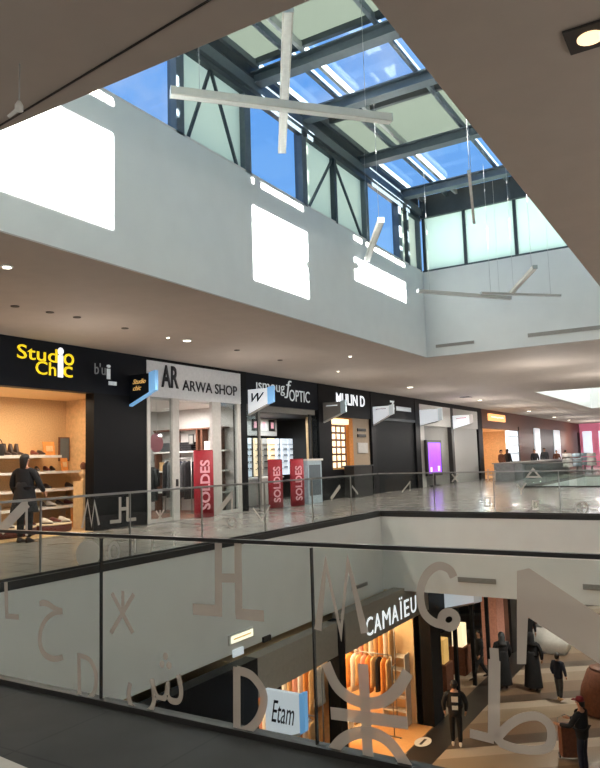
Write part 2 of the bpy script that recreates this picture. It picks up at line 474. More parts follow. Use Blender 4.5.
# ------------------------------------------------------------------ skylight glazing
BY = [8.80, 10.80, 12.98, 16.15, 18.35, 19.87]
def post(mb, y, w=.16, x=WX0 - .1, z1=9.15): mb.box(x - .1, x + .1, y - w / 2, y + w / 2, ZW, z1)
w1 = semp('window_1', (WX0 - .1, 12, ZW), 'clerestory glazing above the long white well wall')
for y in [4.0, 6.4] + BY:
    m = MB(); post(m, y, .2 if y != BY[-1] else .12); m.build('mullion', 'steel', w1)
for y in (14.44, 18.95):
    m = MB(); post(m, y, .12); m.build('mullion', 'steeldark', w1)
MB().box(WX0 - .22, WX0 + .06, WY0, WY1, 8.98, 9.2).build('eaves_beam', 'steel', w1)
MB().box(WX0 - .22, WX0 - .02, WY0, WY1, 9.3, 9.58).build('eaves_beam', 'steeldark', w1)
MB().box(WX0 - .1, WX0 + .02, WY0, WY1, 8.82, 8.93).build('eaves_rail', 'steeldark', w1)
MB().box(WX0 - .2, WX0 + .0, WY0, WY1, ZW, ZW + .04).build('sill', 'white', w1)
def brace(ya, y0, y1):
    m = MB()
    m.obox((WX0 - .06, ya, 8.85), (WX0 - .06, y0, ZW + .04), .05, .05); m.obox((WX0 - .06, ya, 8.85), (WX0 - .06, y1, ZW + .04), .05, .05)
    m.build('brace', 'steeldark', w1)
brace(9.72, 9.05, 10.5); brace(14.44, 13.2, 15.9)
for (y0, y1, k) in ((WY0, 8.8, 'sky_glass'), (8.8, 10.8, 'frost_wall'), (10.8, 12.98, 'sky_glass'), (12.98, 16.15, 'frost_wall'), (16.15, 18.35, 'sky_glass'), (18.35, 19.9, 'frost_wall')):
    MB().box(WX0 - .14, WX0 - .12, y0, y1, ZW, 9.0).build('glass_pane', k, w1)
# far end window
w2 = semp('window_2', (-4.6, WY1 + .1, ZW), 'green frosted end window of the skylight')
for x in (-7.5, -6.22, -4.72, -3.2, -1.8):
    MB().box(x - .045, x + .045, WY1 + .04, WY1 + .16, ZW, 9.0).build('mullion', 'steeldark', w2)
MB().box(WX0, WX1, WY1 + .02, WY1 + .2, ZW, ZW + .06).build('sill', 'steeldark', w2)
MB().box(WX0, WX1, WY1 - .02, WY1 + .25, 8.9, 9.58).build('head_beam', 'steeldark', w2)
for x0, x1 in ((-7.5, -6.22), (-6.22, -4.72), (-4.72, -3.2), (-3.2, -1.8)):
    MB().box(x0, x1, WY1 + .09, WY1 + .11, ZW, 8.95).build('glass_pane', 'frost_end', w2)
# right hand clerestory: clear bays let the sun in
w3 = semp('window_3', (WX1 + .1, 12, ZW), 'clerestory glazing above the right well wall')
XR = WX1 + .1
for y0, y1, sill in ((WY0, 7.25, ZW), (10.9, 13.0, ZW), (15.3, 16.92, 8.12), (16.99, 18.55, 8.12)):
    MB().box(XR - .01, XR + .01, y0, y1, sill, 8.74).build('glass_pane', 'sky_glass', w3)
MB().box(XR - .06, XR + .06, 15.3, 18.55, ZW, 8.12).build('spandrel_panel', 'steel', w3)
MB().box(XR - .06, XR + .06, 16.92, 16.99, 8.12, 8.74).build('mullion', 'steel', w3)
for y0, y1 in ((7.25, 10.9), (13.0, 15.3), (18.55, WY1 + .3)):
    MB().box(XR - .06, XR + .06, y0, y1, ZW, 9.6).build('spandrel_panel', 'steellight', w3)
for y0, y1 in ((WY0, 7.25), (10.9, 13.0), (15.3, 18.55)):
    MB().box(XR - .06, XR + .06, y0, y1, 8.74, 9.16).build('eaves_beam', 'steel', w3)
    MB().box(XR - .06, XR + .06, y0, y1, 9.3, 9.6).build('eaves_rail', 'steel', w3)
w6 = semp('window_6', (-4.6, WY0 - .1, ZW), 'glazing above the near well wall')
MB().box(WX0, WX1, WY0 - .12, WY0 - .1, ZW, 9.6).build('glass_pane', 'frost_wall', w6)
# roof
w4 = semp('window_4', (-4.6, 12, ZG), 'glazed skylight roof')
for y0, y1, k in ((WY0, 6.6, 'frost_roof'), (6.7, 8.9, 'sky_glass'), (8.95, 10.97, 'frost_roof'), (10.99, 13.42, 'sky_glass'), (13.42, 13.95, 'white_panel'), (14.0, 16.42, 'frost_roof'), (16.45, 19.15, 'sky_glass'), (19.15, WY1, 'white_panel')):
    for x0, x1 in ((WX0, -6.55), (-6.5, -4.72), (-4.68, -2.95), (-2.9, WX1)):
        MB().box(x0, x1, y0, y1, ZG, ZG + .02).build('glass_pane', k, w4)
for y in (6.6, 8.92, 10.97, 13.42, 13.97, 16.43, 19.15):
    MB().box(WX0, WX1, y - .05, y + .05, ZG - .12, ZG).build('glazing_bar', 'steeldark', w4)
for y in (8.9, 11.1, 12.98, 15.9, 18.68):
    m = MB().box(WX0 - .1, WX1, y - .13, y + .13, 9.13, 9.16).box(WX0 - .1, WX1, y - .02, y + .02, 9.16, 9.36).box(WX0 - .1, WX1, y - .13, y + .13, 9.36, 9.39)
    m.build('roof_beam', 'steel', w4)
for x in (-7.45, -6.68, -6.38, -4.84, -4.56, -4.3, -2.9, -2.6, -1.85):
    MB().box(x - .04, x + .04, WY0, WY1, 9.42, 9.56).build('purlin', 'steellight' if x in (-6.38, -4.56, -4.3, -2.6) else 'steel', w4)

# ceiling joint near the camera
a = onZ(0, 125, ZC); b = onZ(200, 5, ZC); dd = (b - a)
struct('trim_7', MB().obox(a - dd * .6 + Vector((0, 0, -.004)), b + dd * 1.2 + Vector((0, 0, -.004)), .012, .012), 'darktrim')

# ------------------------------------------------------------------ linear pendant lamps
def bar(label, p, q, zw=9.25, w=.13, h=.1, group='linear pendant lamps in the skylight'):
    p, q = Vector(p), Vector(q); c = (p + q) / 2
    t = thing('pendant_lamp', label, 'pendant lamp', c, group)
    MB().obox(p, q, w, h).build('lamp_housing', 'lampbody', t)
    MB().obox(p - Vector((0, 0, h / 2 + .004)), q - Vector((0, 0, h / 2 + .004)), w * .7, .008).build('diffuser', 'lens_off', t)
    d = (q - p)
    for k in (0, 1):
        e = p if k == 0 else q
        MB().obox(e - d.normalized() * (.012 if k == 0 else -.0), e + d.normalized() * (.0 if k == 0 else .012), w + .01, h + .01).build('end_cap', 'steellight', t)
    for k in (.12, .88):
        x = p + d * k
        MB().tube([x + Vector((0, 0, h / 2)), (x.x, x.y, zw)], .004, 6).build('suspension_wire', 'wire', t)
    return t
zb = 6.0
bar('long pale bar lamp sloping across the skylight, topmost and largest of the hanging bars', onZ(171, 92, 7), onZ(390, 119, 7), w=.15, h=.12)
bar('pale bar lamp seen end-on, crossing behind the largest bar', onZ(288, 8, 7.65), onZ(282, 150, 7.65), w=.15, h=.12)
bar('short pale bar lamp hanging before the left clerestory, above the third sun patch', onZ(367, 260, 6.5), onZ(381, 220, 6.5))
bar('thin pale bar lamp whose left end nearly meets the white corner of the well', onZ(418, 291, 5.9), onZ(510, 298, 5.9), w=.1, h=.08)
bar('thin pale bar lamp ending furthest right against the end wall', onZ(481, 293, 5.75), onZ(560, 295.5, 5.75), w=.08, h=.05)
bar('pale bar lamp tilted up to the right before the end wall', onZ(511, 293, 5.8), onZ(535, 267, 5.8), w=.1, h=.08)
bar('slim white bar lamp seen end-on under the far roof beams', onZ(469, 172, 6.2), onZ(474, 222, 6.2), w=.05, h=.05)
t = thing('ceiling_hook', 'small white hanging clamp on a wire below the near grey ceiling', 'hook', onZ(19, 108, 4.2))
h0 = onZ(19, 108, 4.2)
MB().tube([h0 + Vector((0, 0, .02)), h0 + Vector((0, 0, ZC - 4.2 - .01))], .006, 8).build('wire', 'wire', t)
MB().lathe(h0, [(.012, -.03), (.03, -.02), (.03, .02), (.014, .05)], 12).build('clamp', 'lens_off', t)
MB().tube([h0, h0 + Vector((-.09, -.02, -.05))], .014, 8).build('arm', 'lens_off', t)

# ------------------------------------------------------------------ balustrades
HR = 1.13
YB = 3.48
def near_glyphs():
    g = {}
    def add(key, polys): g[key] = polys
    S = smooth_curve
    # (list of (points, width_px, closed))
    add('H', [([(218.5, 543), (218.7, 612)], 8, 0), ([(238, 543), (239, 614)], 8, 0), ([(219, 578), (238, 578)], 8, 0), ([(193, 609), (222, 611)], 10, 0), ([(236, 613.5), (264, 616)], 10, 0)])
    add('X', [([(112, 593), (133, 633)], 4, 0), ([(134, 594), (111, 633)], 4, 0), ([(123, 591), (123, 614)], 3.5, 0)])
    add('L', [([(6, 582), (7, 616), (19, 617)], 4, 0)])
    add('D', [([(79, 653), (80, 710)], 4, 0), (S([(79, 655), (90, 660), (96, 674), (95, 690), (88, 699), (80, 701)]), 4, 0)])
    add('DD', [([(237, 667), (237, 739)], 8, 0), (S([(237, 670), (251, 675), (262, 689), (264, 702), (259, 718), (249, 729), (237, 732)]), 8, 0)])
    add('M', [([(318, 630), (326, 563), (341, 633), (348, 562), (365, 633)], 8, 0)])
    add('Z', [([(363, 664), (369, 772)], 11, 0), (S([(326, 663), (336, 685), (349, 697), (362, 702), (375, 703), (388, 698), (400, 686), (408, 672)]), 11, 0),
              ([(331, 713), (408, 723)], 12, 0), (S([(325, 764), (338, 744), (351, 735), (366, 732), (381, 736), (394, 747), (408, 768)]), 11, 0)])
    add('C', [(S([(454, 577), (449, 569), (438, 566), (427, 574), (421, 588), (421, 602), (425, 614), (434, 622), (445, 625)]), 8, 0),
              ([(449 + 7.5 * math.cos(t), 619.5 + 7.5 * math.sin(t)) for t in [2 * PI * i / 20 for i in range(20)]], 8, 1)])
    
    add('T', [([(494, 648), (495, 664)], 9, 0), ([(494.5, 660), (494, 738)], 12, 0), (S([(497, 738), (508, 726), (521, 718), (537, 716), (549, 724), (552, 737), (548, 747), (535, 750), (515, 748), (499, 742)], 4)[:-1], 9, 1), ([(470, 733), (494, 739)], 9, 0)])
    return g
rb = thing('glass_balustrade', 'glass balustrade with dark handrail and big frosted letters along the near edge of the void', 'balustrade', (-2, YB, 0), 'glass balustrades round the void')
XJ = [-9.6, -7.6, -5.6, -3.76, -2.07, -.35, 1.4]
px_m = 1 / 699.37
panels = []
for x0, x1 in zip(XJ, XJ[1:]):
    g = MB().box(x0 + .006, x1 - .006, YB, YB + .016, .0, HR - .03).build('glass_panel', 'rail_glass', rb)
    panels.append((x0, x1, g))
for x in XJ[1:-1]:
    MB().box(x - .0045, x + .0045, YB - .002, YB + .02, 0, HR - .03).build('joint_strip', 'darkrail', rb)
MB().obox((XJ[0], YB + .008, HR - .01), (XJ[-1], YB + .008, HR - .01), .034, .022).build('handrail', 'darkrail', rb)
MB().box(XJ[0], XJ[-1], YB - .03, YB + .05, -.005, .035).build('base_shoe', 'darktrim', rb)
for key, strokes in near_glyphs().items():
    mb = MB(); cx = []
    for pts, w, cl in strokes:
        P = [onY(u, v, YB) for u, v in pts]
        u0, v0 = pts[len(pts) // 2]
        mpp = (onY(u0 + 1, v0, YB) - onY(u0, v0, YB)).length * .5 + (onY(u0, v0 + 1, YB) - onY(u0, v0, YB)).length * .5
        wm = w * mpp
        P = [Vector((p.x, YB - .001, p.z)) for p in P]
        cx += [p.x for p in P]
        stroke(mb, P, wm, (0, -1, 0), .0015 + .0004 * len(cx) / 20, bool(cl))
    xm = sum(cx) / len(cx)
    par = next((g for x0, x1, g in panels if x0 <= xm < x1), panels[-1][2])
    mb.build('frosted_letter', 'letter', par)
mb = MB()
mb.prism([onY(u, v, YB - .001) for u, v in ((517, 571), (529, 568), (660, 655), (660, 712), (600, 664), (528, 617), (526, 664), (517, 664))], (0, -.002, 0))
mb.build('frosted_letter', 'letter', panels[4][2])
for ch, (u0, v0), (u1, v1) in (('ح', (38, 659), (64, 602)), ('ش', (127, 712), (183, 655))):
    p, q = onY(u0, v0, YB), onY(u1, v1, YB)
    xm = (p.x + q.x) / 2
    par = next(g for x0, x1, g in panels if x0 <= xm < x1)
    text_on(ch, (p.x, YB - .001, p.z), (1, 0, 0), (0, 0, 1), q.x - p.x, q.z - p.z, 'letter', par, 'frosted_letter', .002, bold=0)
# left balustrade
lb = thing('glass_balustrade', 'long glass balustrade with pale handrail before the row of shops, left edge of the void', 'balustrade', (VX0, 11, 0), 'glass balustrades round the void')
YJ = [3.7, 5.5, 7.1, 8.95, 10.9, 13.1, 15.2, 17.3, 18.9]
lp = []
for y0, y1 in zip(YJ, YJ[1:]):
    lp.append((y0, y1, MB().box(VX0 - .1, VX0 - .085, y0 + .01, y1 - .01, .03, HR - .03).build('glass_panel', 'rail_glass', lb)))
for y in YJ[1:-1]:
    MB().box(VX0 - .11, VX0 - .08, y - .012, y + .012, 0, HR - .03).build('joint_strip', 'rail', lb)
MB().obox((VX0 - .09, YJ[0], HR - .01), (VX0 - .09, YJ[-1] + .1, HR - .01), .045, .035).build('handrail', 'rail', lb)
MB().box(VX0 - .14, VX0 - .06, YJ[0], YJ[-1] + .1, 0, .04).build('base_shoe', 'darktrim', lb)
XB = VX0 - .084
for strokes in ([([(27, 503), (0, 531)], 9, 0), ([(26.5, 501), (26.5, 536)], 2.5, 0), ([(0, 505), (0, 533)], 2.5, 0)],
                [([(82, 528), (87.6, 501), (91.5, 525), (94.5, 502), (99, 525)], 2.4, 0)],
                [([(120, 497), (120, 522)], 3, 0), ([(127.5, 497), (127.5, 521)], 3, 0), ([(120, 509), (127.5, 508.5)], 3, 0), ([(110, 522), (121, 521)], 3, 0), ([(127, 520), (136, 519)], 3, 0)],
                [([(156, 511), (164, 522)], 1.6, 0), ([(164, 510), (156, 523)], 1.6, 0), ([(160, 510), (160, 516)], 1.5, 0)],
                [([(216, 514), (232, 494)], 5, 0), ([(217, 494), (217, 514)], 1.6, 0), ([(232, 491), (232, 512)], 1.6, 0)],
                [([(232 + 4 * math.cos(t), 523 + 5 * math.sin(t)) for t in [2 * PI * i / 14 for i in range(14)]], 1.5, 1)],
                [([(88 + 7 * math.cos(t), 554 + 7 * math.sin(t)) for t in [2 * PI * i / 16 for i in range(16)]], 12, 1)],
                [([(114 + 5 * math.cos(t), 552 + 9 * math.sin(t)) for t in [2 * PI * i / 16 for i in range(16)]], 3, 1)],
                [([(135, 538), (135, 553)], 2, 0)], [([(152, 536), (152, 550), (160, 549)], 2, 0)], [([(174, 534), (174, 546)], 2, 0)],
                [([(253, 508), (262, 520), (270, 505)], 1.5, 0)],
                [([(331, 499), (340, 486)], 3.5, 0)], [([(352, 486), (358, 494)], 2, 0)], [([(402, 492), (410, 482)], 1.6, 0), ([(410, 481), (410, 491)], 1.4, 0)]):
    mb = MB(); c = []
    for i, (pts, w, cl) in enumerate(strokes):
        P = [onX(u, v, XB) for u, v in pts]
        c += [p.y for p in P]
        u0, v0 = pts[0]; wm = w * (onX(u0, v0 + 1, XB) - onX(u0, v0, XB)).length * 1.15
        stroke(mb, P, wm, (1, 0, 0), .002 + i * .0004, bool(cl))
    ym = sum(c) / len(c)
    par = next((g for y0, y1, g in lp if y0 <= ym < y1), lp[-1][2])
    mb.build('frosted_letter', 'letter_far', par)
# end balustrade
eb = thing('glass_balustrade', 'glass balustrade with small frosted signs across the far end of the void', 'balustrade', (-4, VY1, 0), 'glass balustrades round the void')
YB2 = VY1 + .09
EJ = [VX0 - .05, -7.2, -5.5, -3.8, -2.1, -.4, .6]
ep = []
for x0, x1 in zip(EJ, EJ[1:]):
    ep.append((x0, x1, MB().box(x0 + .01, x1 - .01, YB2, YB2 + .015, .03, HR - .03).build('glass_panel', 'rail_glass', eb)))
for x in EJ[1:-1]: MB().box(x - .012, x + .012, YB2 - .005, YB2 + .02, 0, HR - .03).build('joint_strip', 'rail', eb)
MB().obox((EJ[0], YB2, HR - .01), (EJ[-1], YB2, HR - .01), .045, .035).build('handrail', 'rail', eb)
MB().box(EJ[0], EJ[-1], YB2 - .04, YB2 + .05, 0, .04).build('base_shoe', 'darktrim', eb)
for strokes in ([([(582 + 6 * math.cos(t), 508 + 6 * math.sin(t)) for t in [2 * PI * i / 16 for i in range(16)]], 1.4, 1), ([(576, 508), (588, 508)], 1.2, 0), ([(582, 502), (582, 514)], 1.2, 0)],
                [([(485, 498), (490, 498), (490, 506), (485, 506)], 1.5, 1)], [([(533, 501), (538, 501), (538, 509), (533, 509)], 1.5, 1)],
                [([(517, 484), (521, 490), (526, 483)], 1.5, 0), ([(521, 490), (521, 495)], 1.5, 0)], [([(527, 477), (533, 469), (540, 477)], 2, 1)],
                [([(488, 469), (488, 481)], 1.5, 0), ([(495, 470), (495, 481)], 1.5, 0), ([(488, 475), (495, 475)], 1.5, 0)],
                [([(452, 474), (458, 482)], 1.5, 0), ([(458, 474), (452, 482)], 1.5, 0)]):
    mb = MB(); c = []
    for i, (pts, w, cl) in enumerate(strokes):
        P = [onY(u, v, YB2 - .002) for u, v in pts]; c += [p.x for p in P]
        u0, v0 = pts[0]; wm = w * (onY(u0, v0 + 1, YB2) - onY(u0, v0, YB2)).length
        stroke(mb, P, wm, (0, -1, 0), .002 + i * .0004, bool(cl))
    xm = sum(c) / len(c)
    par = next((g for x0, x1, g in ep if x0 <= xm < x1), ep[-1][2])
    mb.build('frosted_letter', 'letter_far', par)
# second void balustrade
sb = thing('glass_balustrade', 'distant glass balustrade round the second void beyond the first', 'balustrade', (-8.3, 42, 0), 'glass balustrades round the void')
for y0 in range(34, 50, 2): MB().box(V2[0] - .1, V2[0] - .08, y0 + .02, y0 + 1.98, .03, 1.1).build('glass_panel', 'rail_glass', sb)
for x0 in (-8.3, -6, -4, -2): MB().box(x0 + .02, x0 + 1.98, V2[2] - .1, V2[2] - .08, .03, 1.1).build('glass_panel', 'rail_glass', sb)
MB().obox((V2[0] - .09, 33.9, 1.12), (V2[0] - .09, 50, 1.12), .05, .04).obox((V2[0] - .09, 33.91, 1.12), (V2[1], 33.91, 1.12), .05, .04).build('handrail', 'rail', sb)
MB().box(V2[0] - .14, V2[0] - .04, 33.86, 50, 0, .05).box(V2[0] - .04, V2[1], 33.86, 33.96, 0, .05).build('base_shoe', 'darktrim', sb)

# ------------------------------------------------------------------ ceiling fittings
def downlight(label, x, y, r=.08, on='lens_on', power=0, square=False, group='round downlights in the ceiling'):
    t = thing('ceiling_downlight', label, 'downlight', (x, y, ZC), group)
    if square: MB().box(x - r * 1.6, x + r * 1.6, y - r * 1.6, y + r * 1.6, ZC - .02, ZC - .001).build('housing', 'sensor', t)
    else: MB().lathe((x, y, ZC - .02), [(r * .9, 0), (r * 1.25, .006), (r * 1.25, .019)], 20).build('trim_ring', 'lens_off', t)
    MB().lathe((x, y, ZC - .032), [(r * .6, 0), (r * .9, .004), (r * .9, .0115)], 20).build('lens', on, t)
    if power: spot((x, y, ZC - .06), power, (1, .93, .82), 120)
downlight('square black-framed warm spotlight recessed in the dark ceiling at upper right', *onZ(590, 35, ZC)[:2], r=.1, on='lens_warm', square=True, group=None)
for lab, u, v, r in (('lit round downlight above the cut-off yellow shop sign, nearest of the soffit lights', 7, 266, .07), ('large lit downlight on the soffit above the white-fronted fashion shop', 187, 340, .1),
                     ('tiny lit downlight just left of a larger one above the white-fronted fashion shop', 168, 337, .04), ('small lit downlight in the soffit above the optician', 350, 356, .05), ('tiny lit downlight near the shopfronts above the optician', 338, 371, .04),
                     ('bright downlight in the soffit above the dark shuttered shop', 410, 387, .12), ('downlight beyond a dark square hatch, above the grey shutter', 480, 400, .11),
                     ('lit downlight above the brown panelled fronts, third from the far end', 529, 411, .14), ('lit downlight above the brown panelled fronts, second from the far end', 554, 417, .14), ('lit downlight furthest away along the ceiling', 569, 420, .14)):
    p = onZ(u, v, ZC); downlight(lab, p.x, p.y, r)
for u, v, lab in ((50, 312, 'flat dark smoke sensor on the soffit, left of a pair'), (77, 317, 'flat dark smoke sensor on the soffit, right of a pair'), (125, 328, 'tiny dark sensor alone on the soffit by a black pillar'), (15, 306, 'tiny dark sensor on the soffit above the yellow shop sign'),
                  (237, 350, 'small dark sensor on the soffit above the white-fronted shop'), (280, 360, 'small dark sensor on the soffit above the optician')):
    p = onZ(u, v, ZC); t = thing('smoke_sensor', lab, 'sensor', (p.x, p.y, ZC), 'sensors on the soffit')
    MB().lathe((p.x, p.y, ZC - .025), [(.03, 0), (.075, .008), (.08, .024)], 16).build('sensor_body', 'smoke', t)
p = onZ(466, 397, ZC); t = thing('access_hatch', 'dark square ceiling hatch beside a far downlight', 'hatch', (p.x, p.y, ZC))
MB().box(p.x - .25, p.x + .25, p.y - .3, p.y + .3, ZC - .02, ZC - .001).build('hatch_frame', 'sensor', t)
def grille(label, p0, p1, axis, h, group, off):
    t = thing('vent_grille', label, 'vent', (Vector(p0) + Vector(p1)) / 2, group)
    p0, p1 = Vector(p0), Vector(p1)
    MB().obox(p0, p1, .03 if axis == 'y' else .03, h).build('vent_frame', 'vent', t)
    m = MB(); o = Vector(off)
    for k in range(4):
        z = Vector((0, 0, (k - 1.5) * h * .22)); m.obox(p0 + o + z, p1 + o + z, .012, h * .08)
    m.build('slats', 'vent_slat', t)
    return t
yv = WY1 - .02
grille('short slot vent low on the end wall of the skylight well, near the corner', (onY(436, 347, yv).x, yv, 4.87), (onY(474, 342, yv).x, yv, 4.87), 'x', .09, 'slot vents in the white walls', (0, -.02, 0))
grille('longer slot vent low on the skylight end wall, cut by the photo edge', (onY(528, 336, yv).x, yv, 4.88), (onY(606, 327, yv).x, yv, 4.88), 'x', .11, 'slot vents in the white walls', (0, -.02, 0))
yv = VY1 - .02
grille('grey slot vent on the lower end fascia between the frosted spiral and the big triangle', (onY(458, 581, yv).x, yv, -1.78), (onY(496, 583, yv).x, yv, -1.78), 'x', .14, 'slot vents in the white walls', (0, -.02, 0))
grille('grey slot vent on the lower end fascia at the right, above the frosted triangle', (onY(583, 587, yv).x, yv, -1.76), (onY(625, 590, yv).x, yv, -1.76), 'x', .14, 'slot vents in the white walls', (0, -.02, 0))
xv = VX0 + .02
p, q = onX(352, 589, xv), onX(367, 583, xv)
grille('small slot vent on the left fascia beside the frosted M', (xv, p.y, p.z), (xv, q.y, p.z), 'y', .1, 'slot vents in the white walls', (.02, 0, 0))
p = onX(266, 639, xv); q = onX(271, 637, xv)
t = thing('wall_socket_box', 'small dark box on the lower left fascia beside the lit sign', 'box', p)
MB().box(VX0 + .001, VX0 + .05, p.y - .12, p.y + .16, p.z - .05, p.z + .06).build('box_body', 'sensor', t)
# emergency exit sign on the left fascia
p = onX(241, 636, VX0 + .02)
t = thing('exit_sign', 'lit cream emergency light box on the lower left fascia', 'sign', (VX0, p.y, p.z))
MB().box(VX0 + .001, VX0 + .05, p.y - .42, p.y + .42, p.z - .1, p.z + .1).build('housing', 'white', t)
MB().box(VX0 + .05, VX0 + .058, p.y - .38, p.y + .38, p.z - .07, p.z + .07).build('lit_face', 'greenbox', t)
MB().box(VX0 + .058, VX0 + .062, p.y - .3, p.y + .3, p.z - .01, p.z + .015).build('print', 'orange_text', t)
MB().box(VX0 + .001, VX0 + .04, p.y - .28, p.y + .06, p.z - .36, p.z - .22).build('lamp', 'white_sign', t)

# ------------------------------------------------------------------ upper shopfronts : structure
def facebox(name, y0, y1, z0, z1, m, x0=XF - .3, x1=XF):
    return struct(name, MB().box(x0, x1, y0, y1, z0, z1), m)
facebox('wall_fascia_shoe_shop', 3, 14.15, 3.42, ZC - .002, 'blackfascia')
facebox('wall_pillar_1', 12.28, 14.15, 0, 3.42, 'black')
facebox('wall_header_fashion_shop', 14.15, 18.48, 3.46, 4.46, 'header', XF - .3, XF + .03)
facebox('trim_8', 14.15, 18.48, 4.46, ZC - .002, 'black')
facebox('wall_pillar_2', 18.48, 18.82, 0, ZC - .002, 'black', XF - .3, XF + .02)
facebox('wall_fascia_optician', 18.82, 23.6, 3.5, ZC - .002, 'blackfascia')
facebox('trim_9', 18.82, 23.6, 3.3, 3.5, 'greypanel', XF - .5, XF - .15)
facebox('wall_pillar_3', 23.6, 24.2, 0, ZC - .002, 'black', XF - .3, XF + .02)
facebox('wall_fascia_fourth_shop', 24.2, 28.3, 3.3, ZC - .002, 'black')
facebox('wall_front_fourth_shop_1', 24.2, 24.65, 0, 3.3, 'black')
facebox('wall_front_fourth_shop_2', 26.6, 28.3, 0, 3.3, 'beige', XF - .3, XF - .1)
facebox('wall_front_fourth_shop_4', 24.65, 26.6, 1.15, 3.3, 'black', XF - .36, XF - .3)
facebox('wall_front_fourth_shop_3', 24.65, 26.6, 0, 1.15, 'black', XF - .3, XF - .05)
facebox('wall_pillar_4', 28.3, 28.75, 0, ZC - .002, 'black', XF - .3, XF + .02)
facebox('wall_fascia_fifth_shop', 28.75, 33.5, 3.35, ZC - .002, 'black')
facebox('wall_shutter_fifth_shop', 28.75, 33.5, 0, 3.35, 'darkshutter', XF - .3, XF - .08)
facebox('trim_10', 28.75, 33.5, 3.3, 3.42, 'steeldark', XF - .1, XF + .01)
facebox('wall_pillar_5', 33.5, 34.1, 0, ZC - .002, 'black', XF - .3, XF + .02)
facebox('wall_header_sixth_shop', 34.1, 38.9, 3.2, 4.3, 'offwhite')
facebox('wall_front_sixth_shop', 34.1, 34.7, 0, 3.2, 'offwhite')
facebox('wall_back_sixth_shop', 34.7, 38.9, 0, 3.2, 'greypanel', XF - .35, XF - .22)
facebox('wall_pillar_6', 38.9, 39.3, 0, 4.3, 'sensor', XF - .3, XF + .02)
facebox('wall_header_seventh_shop', 39.3, 44, 3.2, 4.3, 'offwhite')
facebox('wall_shutter_seventh_shop', 39.3, 44, 0, 3.2, 'shutter', XF - .3, XF - .1)
facebox('wall_pillar_7', 44, 44.9, 0, 4.3, 'black', XF - .3, XF + .02)
facebox('trim_11', 34.1, 44.9, 4.3, ZC - .002, 'black')
facebox('wall_fascia_eighth_shop', 44.9, 54, 3.3, ZC - .002, 'brown')
facebox('wall_pillar_8', 53.7, 54.2, 0, 3.3, 'sensor', XF - .3, XF + .02)
facebox('wall_brown_fascia', 54.2, YE, 3.6, ZC - .002, 'brown', XF - .3, XF - .05)
for i, (y0, y1) in enumerate(((54.3, 59.0), (60.8, 66.6), (69.0, 78.5))):
    facebox('wall_brown_panel_%d' % (i + 1), y0, y1, 0, 3.6, ('brownslat', 'sensor', 'brown')[i], XF - .3, XF)
facebox('wall_white_column_1', 59.0, 60.8, 0, 3.6, 'white_sign', XF - .3, XF + .1)  # both columns borrow the glowing sign face so they look brightly lit
facebox('wall_white_column_2', 66.6, 69.0, 0, 3.6, 'white_sign', XF - .3, XF + .1)
# end of the mall: pink shop windows
struct('wall_end_pink', MB().box(XF, -2, YE, YE + .3, 0, ZC - .002), 'pinkwall')
for i, (x0, x1) in enumerate(((-13.2, -12.3), (-11.6, -10.9), (-10.6, -9.4))):
    t = thing('window_poster', ('narrow white poster at the brown corner of the far pink shop', 'tall white poster in the middle of the far pink shop', 'wide white poster at the right end of the far pink shop')[i], 'poster', (x0, YE - .02, 1.2), 'posters on the far pink shop')
    MB().box(x0, x1, YE - .05, YE - .002, 1.3, 3.7).build('sheet', 'cool_lit', t)
# shop interiors
def room(prefix, y0, y1, depth, wall_m, floor_m, ceil_m, z1=3.42):
    x0 = XF - depth
    struct('wall_%s_back' % prefix, MB().box(x0 - .1, x0, y0, y1, 0, z1), wall_m)
    struct('wall_%s_side_1' % prefix, MB().box(x0, XF - .3, y0 - .1, y0, 0, z1), wall_m)
    struct('wall_%s_side_2' % prefix, MB().box(x0, XF - .3, y1, y1 + .1, 0, z1), wall_m)
    struct('floor_%s' % prefix, MB().box(x0, XF, y0, y1, .0, .008), floor_m)
    struct('ceiling_%s' % prefix, MB().box(x0, XF - .3, y0, y1, z1, z1 + .08), ceil_m)
room('shoe_shop', 5, 13.9, 2.2, 'amber', 'wood', 'cream')
struct('wall_shoe_shop_return', MB().box(-15.7, XF - .31, 13.28, 13.4, 0, 3.42), 'wood')
room('fashion_shop', 14.3, 18.5, 3.6, 'offwhite', 'brown', 'white')
room('optician', 18.9, 25.6, 4.2, 'sensor', 'floor', 'sensor', 3.3)
room('eighth_shop', 44.9, 53.7, 4, 'wood', 'wood', 'cream', 3.3)
struct('wall_fourth_shop_niche', MB().box(XF - 1.0, XF - .9, 24.3, 27.4, 0, 3.3), 'wood')

# ------------------------------------------------------------------ signs
def sign_on_facade(name, label, parts, x=XF, cat='shop sign'):
    """parts: (text, (u0,v0) lower left, (u1,v1) upper right, material, bold)"""
    P = [onX(*pp[1], x) for pp in parts]
    t = thing(name, label, cat, P[0])
    for txt, a, b, m, bold in parts:
        p, q = onX(*a, x), onX(*b, x)
        text_on(txt, (x + .015, p.y, p.z), (0, 1, 0), (0, 0, 1), q.y - p.y, q.z - p.z, m, t, 'lettering', .012, bold)
    return t
S1 = sign_on_facade('shop_sign', 'yellow lit two-line sign over the shoe shop with one tall white letter i', [
    ('Stud', (16.5, 358), (57, 349.5), 'yellow_lit', .004), ('o', (63, 365), (73.5, 354.5), 'yellow_lit', .004),
    ('Ch', (35, 374), (55.5, 363), 'yellow_lit', .004), ('c', (62.5, 377), (72, 367), 'yellow_lit', .004), ('i', (57, 377), (63, 348), 'white_lit', .04)])
sign_on_facade('shop_sign', 'dim small grey sign on the black fascia beside the yellow sign', [('b\'u', (94, 374), (105, 364), 'grey_letter', 0), ('i', (106, 379), (110, 365), 'white_soft', .02), ('__', (108, 385), (116, 382), 'white_soft', .02)])
